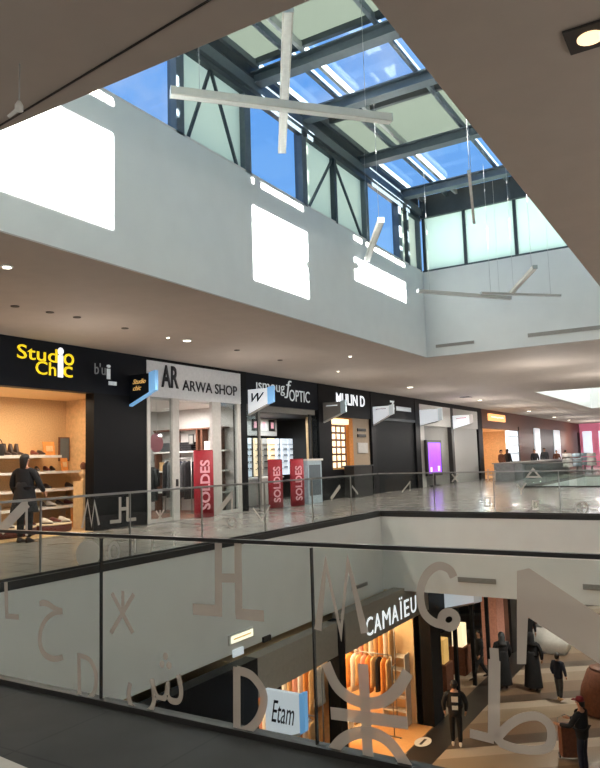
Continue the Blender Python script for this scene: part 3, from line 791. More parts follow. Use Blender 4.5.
SA = sign_on_facade('shop_sign', 'dark lettering with a tall monogram on the pale header of the fashion shop', [('AR', (161, 387), (178, 367), 'dark_letter', .03), ('ARWA SHOP', (182, 390.5), (236.5, 386.5), 'dark_letter', .01)], XF + .03)
sign_on_facade('shop_sign', 'thin grey lettering on the black fascia of the optician', [('ısmoug', (256, 393), (284, 386), 'white_soft', .0), ('ƒ', (284, 398), (291, 381), 'white_soft', 0), ('OPTIC', (289, 401), (309, 392), 'white_soft', .0)])
sign_on_facade('shop_sign', 'bold white lit lettering on the black fascia of the fourth shop', [('MULIN D', (336, 404), (364, 396.5), 'white_lit', .012)])
sign_on_facade('shop_sign', 'small pale figure and bar on the dark shuttered shopfront', [('Z', (389.5, 409), (394, 401), 'white_soft', .04), ('—', (396, 410.5), (410.5, 408), 'white_soft', .05)])
p = onX(496, 418, XF)
t = thing('shop_sign', 'glowing orange sign over the far shop with the warm lit interior', 'shop sign', p)
MB().box(XF, XF + .12, 46.3, 50.2, 3.82, 4.3).build('light_box', 'orange_lit', t)
text_on('—–-—–', (XF + .121, 46.7, 4.03), (0, 1, 0), (0, 0, 1), 3.0, .09, 'white_lit', t, 'lettering', .01, .02)

def blade(label, y, xw, zt, hw, ht, ln, face, txt, tm, edge='blue_edge', bold=0.02, el=.22):
    t = thing('projecting_sign', label, 'projecting sign', (xw, y, zt - hw / 2), 'tapered signs standing out from the shopfronts')
    d = (0, .1, 0)
    MB().prism([(xw + .02, y, zt - hw), (xw + ln, y, zt - ht), (xw + ln, y, zt), (xw + .02, y, zt)], d).build('panel', face, t)
    MB().prism([(xw + ln, y - .01, zt - ht - .03), (xw + ln + el, y - .01, zt - ht + .04), (xw + ln + el, y - .01, zt + .06), (xw + ln, y - .01, zt + .02)], (0, .12, 0)).build('end_piece', edge, t)
    MB().prism([(xw + .02, y - .01, zt - hw - .05), (xw + ln, y - .01, zt - ht - .05), (xw + ln, y - .01, zt - ht), (xw + .02, y - .01, zt - hw)], (0, .12, 0)).build('lower_trim', edge if face == 'blackfascia' else 'offwhite', t)
    hh = .6 if any(c.isalpha() for c in txt) else .1
    if txt: text_on(txt, (xw + ln * .2, y - .003, zt - ht * (.25 + hh)), (1, 0, 0), (0, 0, 1), ln * .65, ht * hh, tm, t, 'lettering', .006, bold, .4)
    return t
blade('black tapered sign with small orange script and blue edge, left of the fashion shop', 13.49, XF, 3.97, .78, .5, .72, 'blackfascia', 'Studio\nchic', 'orange_text')
blade('white tapered sign with a dark mark and blue tip, left end of the optician', 18.9, XF, 3.96, .8, .5, .8, 'white_sign', 'W', 'dark_letter')
blade('grey tapered sign with a pale stripe, on the pillar before the orange display niche', 23.95, XF, 3.8, .74, .45, .8, 'greypanel', '—', 'white_soft', 'counter_blue')
blade('white tapered sign with red lettering, on the pillar before the dark shutter', 28.5, XF, 3.86, .8, .4, .8, 'white_sign', '-—-–', 'darkred', 'white_soft')
blade('white tapered sign above the purple screen', 34.12, XF, 3.97, .8, .6, 1.0, 'white_sign', '', 'darkred', 'white_soft')
blade('white tapered sign at the near end of the grey shutter', 39.2, XF, 3.86, .75, .5, 1.0, 'white_sign', '—–', 'pink', 'offwhite')

# ------------------------------------------------------------------ shop front doors / glazing
dw = semp('door_1', (XF, 16.2, 0), 'white framed glazed front of the fashion shop')
for y0, y1 in ((14.16, 14.28), (15.18, 15.46), (17.0, 17.42), (18.3, 18.47)):
    MB().box(XF - .1, XF + .02, y0, y1, 0, 3.46).build('frame_post', 'offwhite', dw)
MB().box(XF - .08, XF, 14.28, 15.18, .0, .1).box(XF - .08, XF, 17.42, 18.3, 0, .1).build('frame_rail', 'offwhite', dw)
MB().box(XF - .05, XF - .035, 14.28, 15.18, .1, 3.46).build('glass_pane', 'shop_glass', dw)
MB().box(XF - .05, XF - .035, 17.42, 18.3, .1, 3.46).build('glass_pane', 'shop_glass', dw)
MB().box(XF + .02, XF + .06, 15.3, 15.36, .95, 1.15).build('door_lock', 'sensor', dw)
dw2 = semp('window_7', (XF, 21.2, 0), 'glazed front of the optician')
MB().box(XF - .06, XF, 19.5, 19.62, 0, 3.3).build('frame_post', 'greypanel', dw2)
MB().box(XF - .06, XF, 22.9, 23.02, 0, 3.3).build('frame_post', 'sensor', dw2)
MB().box(XF - .04, XF - .025, 18.85, 19.5, .05, 3.3).build('glass_pane', 'shop_glass', dw2)
MB().box(XF - .04, XF - .025, 23.02, 23.6, .05, 3.3).build('glass_pane', 'shop_glass', dw2)

# ------------------------------------------------------------------ shoe shop
SX = -15.1
def shelf(label, y0, y1, z, d=.5):
    t = thing('display_shelf', label, 'shelf', (SX, (y0 + y1) / 2, z), 'cream shelves in the shoe shop')
    MB().box(-15.69, -14.9, y0, y1, z - .05, z).build('board', 'shelfwhite', t)
    MB().box(-14.9, -14.88, y0, y1, z - .06, z + .005).build('front_lip', 'white', t)
    return t
SH = [(8.6, 12.45, 1.9), (8.6, 13.2, 1.49), (9.6, 13.2, 1.04), (9.6, 13.2, .59)]
for (y0, y1, z), lab in zip(SH, ('topmost and shortest cream shelf on the ochre wall of the shoe shop', 'second cream shelf from the top on the ochre wall', 'third cream shelf from the top on the ochre wall', 'lowest cream shelf on the ochre wall, just above the floor plinths')):
    shelf(lab, y0, y1, z)
def shoe_mesh(tall=False, m='shoe_dark'):
    mb = MB(); 
    secs = [(-.15, .03, .09), (-.12, .045, .13 if not tall else .3), (-.05, .05, .12 if not tall else .29), (.0, .045, .1), (.07, .05, .07), (.13, .045, .05), (.155, .02, .025)]
    rings = []
    for x, w, h in secs:
        rings.append([(x + (.02 if tall and h > .2 and math.sin(t) > 0 else 0), w * math.cos(t), .02 + h * .5 + h * .5 * math.sin(t)) for t in [2 * PI * j / 10 for j in range(10)]])
    mb.loft(rings)
    return mb
def make_shoe(label, m, tall, loc, rz, group):
    t = thing('shoe' if not tall else 'boot', label, 'shoe' if not tall else 'boot', loc, group, rz)
    shoe_mesh(tall).build('upper', m, t, local=True)
    s = MB(); s.loft([[(x, w * math.cos(a), z) for x, w in ((0, 1),) for a in (0,)] * 0 or [(.155 * math.cos(a), .048 * math.sin(a), z) for a in [2 * PI * j / 14 for j in range(14)]] for z in (0, .022)])
    s.build('sole', 'shoe_white' if m != 'shoe_white' else 'shoe_dark', t, local=True)
    return t
protos = {}
def put_shoe(kind, tall, loc, rz, label, group):
    k = (kind, tall)
    if k not in protos:
        protos[k] = make_shoe(label, kind, tall, loc, rz, group); return protos[k]
    return dup(protos[k], loc, rz, label, group)
rows = [('topmost shelf', 1.9, [9.2, 9.6, 11.75, 12.0]), ('second shelf', 1.49, [8.9, 9.3, 9.7, 10.1, 10.5, 11.5, 11.8, 12.1, 12.35]), ('third shelf', 1.04, [9.8, 10.1, 10.4, 11.6, 11.9, 12.15, 12.9]), ('lowest shelf', .59, [9.8, 10.2, 10.6, 11.4, 11.7, 12.0, 12.3, 12.6, 12.9])]
for nm, z, ys in rows:
    for i, y in enumerate(ys):
        k = ['shoe_dark', 'shoe_red', 'shoe_dark', 'shoe_white'][(i + int(z * 10)) % 4]
        if nm != 'lowest shelf' and k == 'shoe_white': k = 'shoe_dark'
        cn = {'shoe_dark': 'dark leather', 'shoe_red': 'oxblood leather', 'shoe_white': 'white'}[k]
        put_shoe(k, False, (-15.08 + random.uniform(-.06, .06), y, z), random.uniform(-.5, .5), '%s low shoe on the %s in the shoe shop' % (cn, nm), 'shoes on the %s' % nm)
for y in (10.95, 11.13, 11.3):
    put_shoe('shoe_dark', True, (-15.1, y, 1.9), .3, 'tall dark boot standing on the topmost shelf in the shoe shop', 'boots on the topmost shelf')
# wall cards, bags
def card(label, y, z, w, h, m, x=-15.1):
    t = thing('display_card', label, 'card', (x, y, z))
    MB().prism([(x, y - w / 2, z), (x, y + w / 2, z), (x - .06, y + w / 2, z + h), (x - .06, y - w / 2, z + h)], (-.02, 0, 0)).build('board', m, t)
    MB().prism([(x + .002, y - w * .3, z + h * .3), (x + .002, y + w * .3, z + h * .3), (x - .03, y + w * .3, z + h * .7), (x - .03, y - w * .3, z + h * .7)], (.003, 0, 0)).build('print', 'wood', t)
    return t
card('square orange card standing at the end of the topmost shoe shelf', 12.25, 1.9, .36, .36, 'cloth_orange')
card('upright orange card on the second shoe shelf', 12.75, 1.49, .22, .34, 'cloth_orange')
card('orange square leaning low beside the plinth at the end of the shoe shelves', 13.0, .009, .45, .5, 'cloth_orange', -14.86)
t = thing('handbag', 'black handbag on the topmost shoe shelf beside the boots', 'bag', (-15.1, 10.72, 1.9))
MB().loft([[(-15.1 + .08 * k * math.cos(a), 10.72 + .19 * k * math.sin(a), z) for a in [2 * PI * j / 12 for j in range(12)]] for z, k in ((1.901, .9), (1.95, 1), (2.15, .85), (2.2, .6))]).build('bag_body', 'cloth_black', t)
MB().tube([(-15.1, 10.72 + .12 * math.cos(a), 2.18 + .14 * math.sin(a)) for a in [PI * j / 8 for j in range(9)]], .012, 6).build('handle', 'cloth_black', t)
t = thing('framed_mirror', 'small grey mirror leaning above the second shoe shelf at its right end', 'mirror', (-15.4, 13.0, 1.9))
MB().box(-15.5, -15.46, 12.85, 13.2, 1.75, 2.4).build('frame', 'brown', t)
MB().box(-15.46, -15.45, 12.88, 13.17, 1.78, 2.37).build('mirror_glass', 'steel', t)
for i, (y0, y1, lab) in enumerate(((9.7, 11.3, 'low round-fronted plinth of shoes nearest the shopper'), (11.35, 12.32, 'low dark-edged round plinth of white shoes beside the orange square'))):
    yc = (y0 + y1) / 2; t = thing('display_plinth', lab, 'plinth', (-14.4, yc, 0), 'plinths in the shoe shop')
    MB().lathe((-14.45, yc, .008), [(.36, 0), (.38, .03), (.38, .16), (.36, .18)], 24, sy=(y1 - y0) / .76).build('drum', 'shoe_red', t)
    MB().lathe((-14.45, yc, .188), [(.4, 0), (.4, .035)], 24, sy=(y1 - y0) / .8).build('top', 'shelfwhite', t)
    for j in range(3):
        yy = y0 + .22 + j * (y1 - y0 - .44) / 2
        put_shoe('shoe_white' if (j + i) % 2 else 'shoe_red', False, (-14.35, yy, .223), .4, '%s shoe on the low plinth %s' % ('white' if (j + i) % 2 else 'oxblood', 'near the shopper' if i == 0 else 'beside the orange square'), 'shoes on the plinths')
t = thing('mannequin_pedestal', 'pale wood pedestal with a small dark-haired bust at the end of the shoe shelves', 'pedestal', (-14.22, 12.58, 0))
MB().box(-14.4, -14.05, 12.42, 12.75, 0.008, 1.22).build('pedestal_block', 'wood', t)
MB().lathe((-14.22, 12.58, 1.22), [(.07, 0), (.05, .03), (.04, .1), (.1, .16), (.12, .2), (.05, .27), (.045, .3)], 14).build('bust', 'wood', t)
MB().ell((-14.22, 12.58, 1.6), .08, .075, .11).build('head', 'cloth_brown', t)

# ------------------------------------------------------------------ clothes
def garment(mb, p, w, h, d=.12, m=None):
    """hanging garment: shoulders along y at p (hook point)"""
    x, y, z = p
    for zz in (0,):
        rings = []
        for k, (s, t) in enumerate(((.15, .03), (.75, .5), (1, .7), (.95, .8), (1.0, .9), (1.1, 1))):
            zz = z - .06 - h * (0, .06, .14, .5, .8, 1)[k]
            rings.append([(x + d * t * .5 * math.cos(a), y + w * .5 * s * math.sin(a), zz) for a in [2 * PI * j / 12 for j in range(12)]])
        mb.loft(rings, m)
    return mb
def clothes_rack(label, p0, p1, z, items, group, rack_label='rail', base=0.0):
    p0, p1 = Vector((*p0, 0)), Vector((*p1, 0)); c = (p0 + p1) / 2
    t = thing('clothes_rail', label, 'clothes rail', (c.x, c.y, base))
    MB().tube([(p0.x, p0.y, z), (p1.x, p1.y, z)], .018, 8).build('hanging_bar', 'rail', t)
    for p in (p0, p1):
        MB().tube([(p.x, p.y, base + .01), (p.x, p.y, z)], .018, 8).build('upright', 'rail', t)
        MB().obox((p.x - .22, p.y, base + .02), (p.x + .22, p.y, base + .02), .04, .03).build('foot', 'rail', t)
    d = (p1 - p0); n = len(items)
    for i, (m, h, lab) in enumerate(items):
        q = p0 + d * ((i + .5) / n)
        g = thing('hanging_garment', lab, 'garment', (q.x, q.y, z), group)
        ang = math.atan2(d.y, d.x) - PI / 2
        b = MB(); garment(b, (0, 0, -.02), .46, h, .16)
        g.rotation_euler = (0, 0, ang + PI / 2)
        b.build('cloth', m, g, local=True)
        MB().tube([(0, 0, .02), (0, 0, -.05), (0, .12, -.09)], .006, 5).build('hanger', 'wire', g, local=True)
    return t
gl = 'dark garment on the rail inside the fashion shop, left of the red column'
clothes_rack('rail of dark clothes inside the fashion shop, left of the red column', (-15.7, 17.3), (-14.6, 17.3), 1.75,
             [(k, 1.1 + .05 * (i % 3), '%s coat on the rail inside the fashion shop' % lab) for i, (k, lab) in enumerate((('cloth_black', 'black'), ('cloth_grey', 'grey'), ('cloth_black', 'black'), ('cloth_navy', 'navy'), ('cloth_grey', 'grey'), ('cloth_black', 'black')))], 'coats on the rail in the fashion shop')
YS = 18.48
t = thing('clothing_shelves', 'brown framed white shelves on the side wall of the fashion shop', 'shelving', (-15.6, YS, 0))
for x in (-16.95, -16.1, -15.1, -14.9, -14.2): MB().box(x - .04, x + .04, YS - .3, YS, .01, 2.75).build('upright', 'brown', t)
for z in (.6, 1.3, 1.95, 2.7): MB().box(-17.0, -13.95, YS - .34, YS, z, z + .05).build('shelf_board', 'brown' if z > 2.5 else 'white', t)
for i, (x, z, w, m, lab) in enumerate(((-15.6, 1.951, .5, 'cloth_black', 'black'), (-14.55, 1.951, .45, 'cloth_white', 'white'), (-16.5, 1.951, .5, 'cloth_grey', 'grey'), (-15.6, 1.301, .6, 'cloth_navy', 'navy'), (-16.5, 1.301, .5, 'cloth_tan', 'tan'), (-14.5, 1.301, .4, 'cloth_brown', 'brown'))):
    z += .05
    t = thing('folded_clothes', '%s folded pile on the %s white shelf of the fashion shop' % (lab, 'upper' if z > 1.9 else 'lower'), 'clothes', (x, YS - .17, z), 'folded clothes in the fashion shop')
    b = MB()
    for k in range(4): b.box(x - w / 2, x + w / 2, YS - .31, YS - .04, z + k * .075, z + k * .075 + .07)
    b.build('pile_body', m, t)
t = thing('wall_picture', 'small dark framed picture on the pale side wall of the fashion shop', 'picture', (-15.3, YS, 2.3))
MB().box(-15.42, -15.2, YS - .34, YS - .31, 2.2, 2.55).build('frame', 'sensor', t); MB().box(-15.39, -15.23, YS - .345, YS - .34, 2.24, 2.51).build('print', 'greypanel', t)
t = thing('round_poster', 'round rose-coloured sign hanging inside the left pane of the fashion shop', 'sign', (-13.9, 15.1, 2.2))
b = MB(); rings = [[(-13.9 + dx, 14.95 + .27 * math.sin(a), 2.2 + .27 * math.cos(a)) for a in [2 * PI * j / 24 for j in range(24)]] for dx in (0, .02)]
b.loft(rings).build('disc', 'pink', t)
MB().tube([(-13.89, 14.95, 2.46), (-13.89, 14.95, 3.4)], .006, 6).build('cord', 'wire', t)

def mannequin(label, loc, rz, m):
    t = thing('mannequin', label, 'mannequin', loc, 'mannequins in the fashion shop window', rz)
    b = MB(); b.lathe((0, 0, 0), [(.22, .01), (.22, .03), (.03, .04), (.02, .7)], 16); b.build('stand', 'rail', t, local=True)
    b = MB(); b.loft([[(rx * math.cos(a), ry * math.sin(a), z) for a in [2 * PI * j / 16 for j in range(16)]] for z, rx, ry in ((.55, .24, .16), (.85, .22, .15), (1.05, .17, .12), (1.25, .19, .13), (1.42, .21, .12), (1.5, .14, .09))])
    for s in (-1, 1): b.tube([(s * .19, 0, 1.43), (s * .25, .01, 1.2), (s * .24, -.05, .95)], [.065, .055, .045], 8)
    b.build('clothes', m, t, local=True)
    b = MB(); b.tube([(0, 0, 1.48), (0, 0, 1.6)], .045, 10); b.ell((0, -.01, 1.7), .08, .1, .12); b.build('head', 'offwhite', t, local=True)
    return t
mannequin('mannequin in a grey jacket inside the left pane of the fashion shop', (-13.95, 14.62, .01), .9, 'cloth_grey')
mannequin('mannequin in a black coat behind the left pane, under the round sign', (-14.2, 15.0, .01), .9, 'cloth_black')

# red sale columns
def totem(label, x, y, w, h, z0=.0, small=False):
    t = thing('sale_column', label, 'display column', (x, y, z0), 'red sale columns', rz=0)
    b = MB()
    b.loft([[(.11 * math.cos(a), w / 2 * math.sin(a), z) for a in [2 * PI * j / 28 for j in range(28)]] for z in (0.01, h * .5, h)])
    b.build('sleeve', 'red' if not small else 'darkred', t, local=True)
    MB().loft([[(.1 * math.cos(a), w / 2 * .95 * math.sin(a), z) for a in [2 * PI * j / 28 for j in range(28)]] for z in (h, h + .02)]).build('top_cap', 'darkred', t, local=True)
    if True:
        me = text_on('SOLDES', (0, 0, 0), (0, 0, 1), (0, -1, 0), h * .74, w * .5, 'pinkletter', None, 'lettering', 0, .03)
        # wrap lettering onto the elliptic face
        for v in me.data.vertices:
            yy = v.co.y + w * .25
            xx = .11 * math.sqrt(max(0, 1 - (yy / (w / 2)) ** 2))
            v.co = Vector((xx + .017, yy, v.co.z + h * .12))
        me.parent = t
    t.rotation_euler = (0, 0, -.5)
    return t
totem('tall red SOLDES column in the doorway of the fashion shop', -13.25, 16.25, .62, 1.95)
totem('red SOLDES column before the optician, left of two', -13.2, 20.0, .55, 1.62)
totem('red SOLDES column before the optician, right of two beside the pale blue counter', -12.95, 21.0, .55, 1.62)

# ------------------------------------------------------------------ optician
t = thing('display_cabinet', 'white wall cabinet with framed pictures high at the left of the optician', 'cabinet', (-16, 22.5, 2.8))
MB().box(-16.05, -15.9, 22.1, 24.3, 2.6, 3.6 - .31).build('back_panel', 'offwhite', t)
for y, m in ((22.7, 'sensor'), (23.3, 'white'), (23.9, 'sensor')):
    f = MB().box(-15.9, -15.86, y - .2, y + .2, 2.8, 3.25).build('picture_frame', m, t); MB().box(-15.86, -15.855, y - .1, y + .1, 2.9, 3.15).build('print', 'pinkletter', f)
for i, (y0, y1, m, lab) in enumerate(((22.05, 22.5, 'cool_lit', 'leftmost'), (22.75, 23.15, 'box_lit', 'second from the left'), (23.25, 23.6, 'offwhite', 'grey unlit'), (23.75, 24.15, 'box_lit', 'warm lit, just above the left red column'), (24.3, 24.5, 'cool_lit', 'narrow lit'), (24.7, 25.1, 'cool_lit', 'cool lit beside the dark gap'), (25.2, 25.55, 'cool_lit', 'rightmost cool lit'))):
    t = thing('glasses_display', 'tall spectacle display panel in the optician, %s' % lab, 'display panel', (-16, (y0 + y1) / 2, 1.0), 'spectacle display panels in the optician')
    MB().box(-16.03, -15.93, y0, y1, 1.0, 2.5).build('light_panel', m, t)
    for z in (1.25, 1.5, 1.75, 2.0, 2.25): MB().box(-15.93, -15.86, y0, y1, z, z + .02).build('shelf', 'greypanel', t)
    b = MB()
    for z in (1.27, 1.52, 1.77, 2.02):
        for yy in (y0 + .12, y1 - .12): b.box(-15.9, -15.87, yy - .06, yy + .06, z + .02, z + .07)
    b.build('spectacles', 'sensor', t)
t = thing('optician_counter', 'long pale counter inside the optician', 'counter', (-15, 21, 0))
MB().box(-15.3, -14.6, 19.4, 22.6, .01, .95).build('counter_body', 'offwhite', t); MB().box(-15.35, -14.55, 19.35, 22.65, .95, 1.0).build('counter_top', 'white', t)
t = thing('reception_counter', 'tall pale blue counter column before the optician, beside the right red column', 'counter', (-13.1, 22.2, 0))
MB().box(-13.4, -12.95, 21.75, 22.75, .01, 1.55).build('counter_body', 'counter_blue', t); MB().box(-13.45, -12.9, 21.7, 22.8, 1.55, 1.62).build('counter_top', 'white', t)
MB().box(-12.95, -12.94, 21.85, 22.65, .3, 1.4).build('front_panel', 'steel', t)

# fourth shop: lit display niche
t = thing('display_niche', 'warm lit grid of small cream boxes in the fourth shop window', 'display case', (-13.6, 25.2, 1.2))
MB().box(-13.79, -13.76, 24.66, 26.58, 1.16, 3.28).build('back_panel', 'orange_text', t)
for i in range(4): MB().box(-13.76, -13.55, 24.68 + i * .4, 24.74 + i * .4, 1.2, 2.95).build('upright', 'brown', t)
for j in range(7): MB().box(-13.76, -13.55, 24.68, 25.94, 1.2 + j * .29, 1.23 + j * .29).build('shelf_board', 'brown', t)
MB().box(-13.76, -13.53, 26.2, 26.56, 1.16, 3.27).build('frame_side', 'cloth_orange', t)
MB().box(-13.76, -13.53, 24.68, 26.2, 3.0, 3.22).build('frame_head', 'box_lit', t)
for i in range(3):
    for j in range(6):
        y = 24.91 + i * .4; z = 1.231 + j * .29
        o = thing('display_box', 'small cream box in the lit grid of the fourth shop, row %s from the top' % ('one', 'two', 'three', 'four', 'five', 'six')[5 - j], 'box', (-13.62, y, z), 'cream boxes in the lit grid')
        MB().box(-13.75, -13.56, y - .13, y + .13, z, z + .21).build('carton', 'box_lit', o)
t = thing('shop_counter', 'dark counter below the lit grid in the fourth shop window', 'counter', (-13.3, 26.2, 0))
MB().box(-13.45, -13.0, 25.5, 27.2, .01, 1.25).build('counter_body', 'sensor', t); MB().box(-13.5, -12.95, 25.45, 27.25, 1.25, 1.3).build('counter_top', 'cloth_grey', t)
t = thing('notice_board', 'beige notice panel with small plates at the right of the fourth shop', 'panel', (-13.57, 27.6, 2.3))
MB().box(-13.598, -13.55, 27.05, 28.0, 1.8, 2.25).build('plate', 'offwhite', t)
MB().box(-13.598, -13.56, 27.1, 27.9, 2.5, 2.62).build('strip', 'sensor', t); MB().box(-13.598, -13.56, 27.1, 27.9, 2.75, 2.87).build('strip', 'sensor', t)

# purple screen
t = thing('advertising_screen', 'glowing purple upright screen in the grey shopfront', 'screen', (-13.35, 35.5, .6))
MB().box(-13.45, -13.3, 34.45, 36.6, .55, 2.42).build('screen_casing', 'sensor', t)
MB().box(-13.3, -13.29, 34.62, 36.43, .68, 2.29).build('display', 'purple_lit', t)
MB().box(-13.29, -13.288, 34.8, 35.05, .78, 1.0).box(-13.29, -13.288, 35.9, 36.2, .78, 1.05).build('bright_print', 'cool_lit', t)
MB().box(-13.5, -13.2, 35.0, 36.1, .01, .06).box(-13.4, -13.34, 35.45, 35.65, .06, .55).build('stand', 'sensor', t)

# eighth shop
t = thing('lit_display_wall', 'bright white lit display at the left of the orange lit shop', 'display panel', (-15, 45.8, 0)); MB().box(-15.1, -15, 45.2, 46.9, .8, 3).build('light_panel', 'cool_lit', t)
b = MB()
for z in (1.2, 1.7, 2.2, 2.7): b.box(-15, -14.9, 45.2, 46.9, z, z + .05)
b.build('shelf', 'greypanel', t)
t = thing('lit_pillar', 'tall orange lit pillar inside the warm shop, behind the shoppers', 'display pillar', (-16, 49.3, 0)); MB().box(-16.6, -16.2, 48.0, 50.4, .01, 3.1).build('light_panel', 'orange_lit', t)
b = MB()
for z in (.9, 1.5, 2.1, 2.7): b.box(-16.2, -16.0, 48.2, 50.2, z, z + .05)
b.build('shelf', 'wood', t)
t = thing('lit_display_wall', 'wide pale blue-white display panel right of the orange lit shop', 'display panel', (-13.4, 52, 0)); MB().box(-13.6, -13.45, 50.7, 53.6, .5, 3.25).build('light_panel', 'cool_lit', t)
b = MB()
for z in (1.0, 1.6, 2.2, 2.8): b.box(-13.45, -13.36, 50.7, 53.6, z, z + .05)
b.build('shelf', 'greypanel', t)

# far kiosk furniture
t = thing('kiosk_counter', 'long grey speckled kiosk counter before the brown panelled fronts', 'counter', (-11.0, 52, 0))
MB().box(-11.9, -10.7, 41.5, 58, .01, 1.0).build('counter_body', 'counter_grey', t); MB().box(-12, -10.6, 41.4, 58.1, 1.0, 1.06).build('counter_top', 'greypanel', t)
for i, (x, y, m, lab) in enumerate(((-9.9, 53.0, 'white', 'white'), (-9.6, 55, 'counter_blue', 'pale blue'), (-8.9, 57, 'white', 'tall white'), (-9.9, 60, 'counter_blue', 'small blue'))):
    t = thing('display_stand', '%s display stand of goods near the far kiosk, before the pink shop' % lab, 'display stand', (x, y, 0), 'display stands near the far kiosk')
    MB().lathe((x, y, .01), [(.35, 0), (.35, .04), (.06, .06), (.06, .5)], 14).build('stand', 'greypanel', t)
    b = MB()
    for k in range(3): b.lathe((x, y, .5 + k * .35), [(.32, 0), (.36, .03), (.3, .28)], 14)
    b.build('goods', m, t)

# ------------------------------------------------------------------ lower level
zl = ZL
struct('floor_lower', MB().box(-19, 9, -7, YE, zl - .1, zl), 'floor_low')
struct('floor_band', MB().box(-8.2, -7.35, 8, 40, zl, zl + .004), 'runner')
for u, v, lab in ((423, 742, 'white oval sticker on the dark floor band, close to the lit entrance'), (487, 655, 'white oval sticker on the dark floor band, further away')):
    p = onZ(u, v, zl); t = thing('floor_sticker', lab, 'sticker', (p.x, p.y, zl), 'oval floor stickers')
    MB().lathe((p.x, p.y, zl + .004), [(.3, 0), (.3, .003)], 24, sx=.75, sy=1.2).build('disc', 'oval', t)
    MB().box(p.x - .04, p.x + .04, p.y - .22, p.y + .22, zl + .007, zl + .008).build('print', 'runner', t)
struct('wall_lower_black', MB().box(XL - .3, XL, 3, 11.7, zl, ZLC - .06), 'black')
struct('wall_lower_band_1', MB().box(XL - .3, XL, 11.7, 15.15, -3.02, ZLC - .06), 'greyband')
struct('wall_lower_pillar_1', MB().box(XL - .3, XL + .02, 15.0, 15.32, zl, ZLC - .06), 'black')
struct('wall_lower_band_2', MB().box(XL - .3, XL + .05, 15.32, 20.9, -3.06, -2.13), 'greyband')
struct('wall_lower_pillar_2', MB().box(XL - .5, XL + .06, 20.75, 21.6, zl, ZLC - .005), 'black')
struct('floor_bright_shop', MB().box(-14, XL, 15.3, 20.8, zl, zl + .006), 'warmfloor')
struct('wall_bright_shop_side', MB().box(-13, XL - .3, 20.75, 20.9, zl, -2.5), 'cream')
struct('wall_bright_shop_back', MB().box(-13.1, -13, 11.7, 20.9, zl, -2.5), 'cream')
struct('wall_bright_shop_partition', MB().box(-13, XL - .3, 15.1, 15.22, zl, -2.5), 'cloth_tan')
struct('wall_lingerie_shop_side', MB().box(-13, XL - .3, 11.7, 11.8, zl, -2.5), 'cream')
struct('floor_lingerie_shop', MB().box(-14, XL, 11.7, 15.1, zl, zl + .006), 'warmfloor')
struct('ceiling_bright_shop', MB().box(-13, XL - .3, 11.7, 20.9, -2.5, -2.42), 'cream')
# sign of the lower shop
s = thing('shop_sign', 'white lit lettering on the taupe band of the lower bright shop', 'shop sign', (XL, 18, -2.6))
for i, (c, y0, w_) in enumerate((('C', 16.4, .4), ('A', 16.88, .42), ('M', 17.4, .5), ('A', 18.0, .42), ('Ï', 18.53, .2), ('E', 18.86, .34), ('U', 19.34, .4))):
    text_on(c, (XL + .055, y0, -2.92), (0, 1, 0), (0, 0, 1), w_, .6 if c == 'Ï' else .46, 'white_lit', s, 'letter', .012, 0)
blade('large white tapered sign with cursive black lettering and blue edge on the lower level', 11.9, XL, -2.9, 1.0, .7, .82, 'white_sign', 'Etam', 'dark_letter', bold=0, el=.12)
blade('white tapered sign on the lower level beside the black corner pillar', 22.2, XL, -2.55, .75, .5, 1.0, 'white_sign', '', 'dark_letter', 'white_soft')
# goods in the bright shop
def lrack(label, p0, p1, z, mats, group, adj):
    return clothes_rack(label, p0, p1, z, [(k, .85 + .1 * ((i * 7) % 3), '%s top on the %s' % (n, adj)) for i, (k, n) in enumerate(mats)], group, base=zl)
T_, O_, W_, P_, B_ = ('cloth_tan', 'tan'), ('cloth_orange', 'orange'), ('cloth_white', 'white'), ('cloth_pink', 'rose'), ('cloth_black', 'black')
lrack('rail of tan and orange tops inside the bright lower shop', (-10.6, 19.5), (-8.95, 19.5), zl + 2.3, [T_, O_, W_, T_, P_, O_, T_, B_, O_, T_], 'tops on the front rail of the bright shop', 'front rail of the bright lower shop')
lrack('rail of pale tops high behind the sign in the bright lower shop', (-11.2, 20.3), (-9.2, 20.3), zl + 2.95, [W_, T_, T_, O_, W_, P_, T_, W_, T_, O_, W_, T_], 'tops on the high rail of the bright shop', 'high rail of the bright lower shop')
lrack('rail of mixed tops inside the lower lingerie shop', (-10.2, 14.5), (-8.6, 14.5), zl + 2.2, [P_, W_, T_, P_, B_, W_, P_, O_, W_, T_], 'tops on the lingerie shop rail', 'rail of the lower lingerie shop')
lrack('high rail of pale tops at the side wall of the lower lingerie shop', (-11.0, 14.8), (-8.6, 14.8), zl + 3.3, [W_, T_, B_, W_, P_, T_, W_, O_, B_, W_, T_, P_, W_, O_, T_, W_], 'tops on the high lingerie rail', 'high side rail of the lower lingerie shop')
for i, (x, y, z, m, lab) in enumerate(((-8.7, 13.9, 2.3, 'cloth_white', 'white'), (-9.2, 13.8, 2.5, 'cloth_tan', 'straw'), (-8.6, 13.2, 1.75, 'cloth_orange', 'orange'), (-9.2, 13.1, 1.9, 'cloth_white', 'cream'), (-9.0, 12.5, 1.6, 'cloth_tan', 'tan'))):
    t = thing('hat_stand', '%s brimmed hat on a thin stand in the lower lingerie shop' % lab, 'hat', (x, y, zl), 'hats on stands in the lower shop')
    MB().lathe((x, y, zl + .007), [(.14, 0), (.14, .02), (.015, .03), (.015, z)], 12).build('stand', 'rail', t)
    MB().lathe((x, y, zl + z), [(.24, 0), (.25, .012), (.12, .03), (.12, .13), (.08, .17), (.02, .175)], 18).build('hat', m, t)
t = thing('display_shelving', 'white open shelving by the cream side wall of the bright lower shop', 'shelving', (-9.3, 20.3, zl))
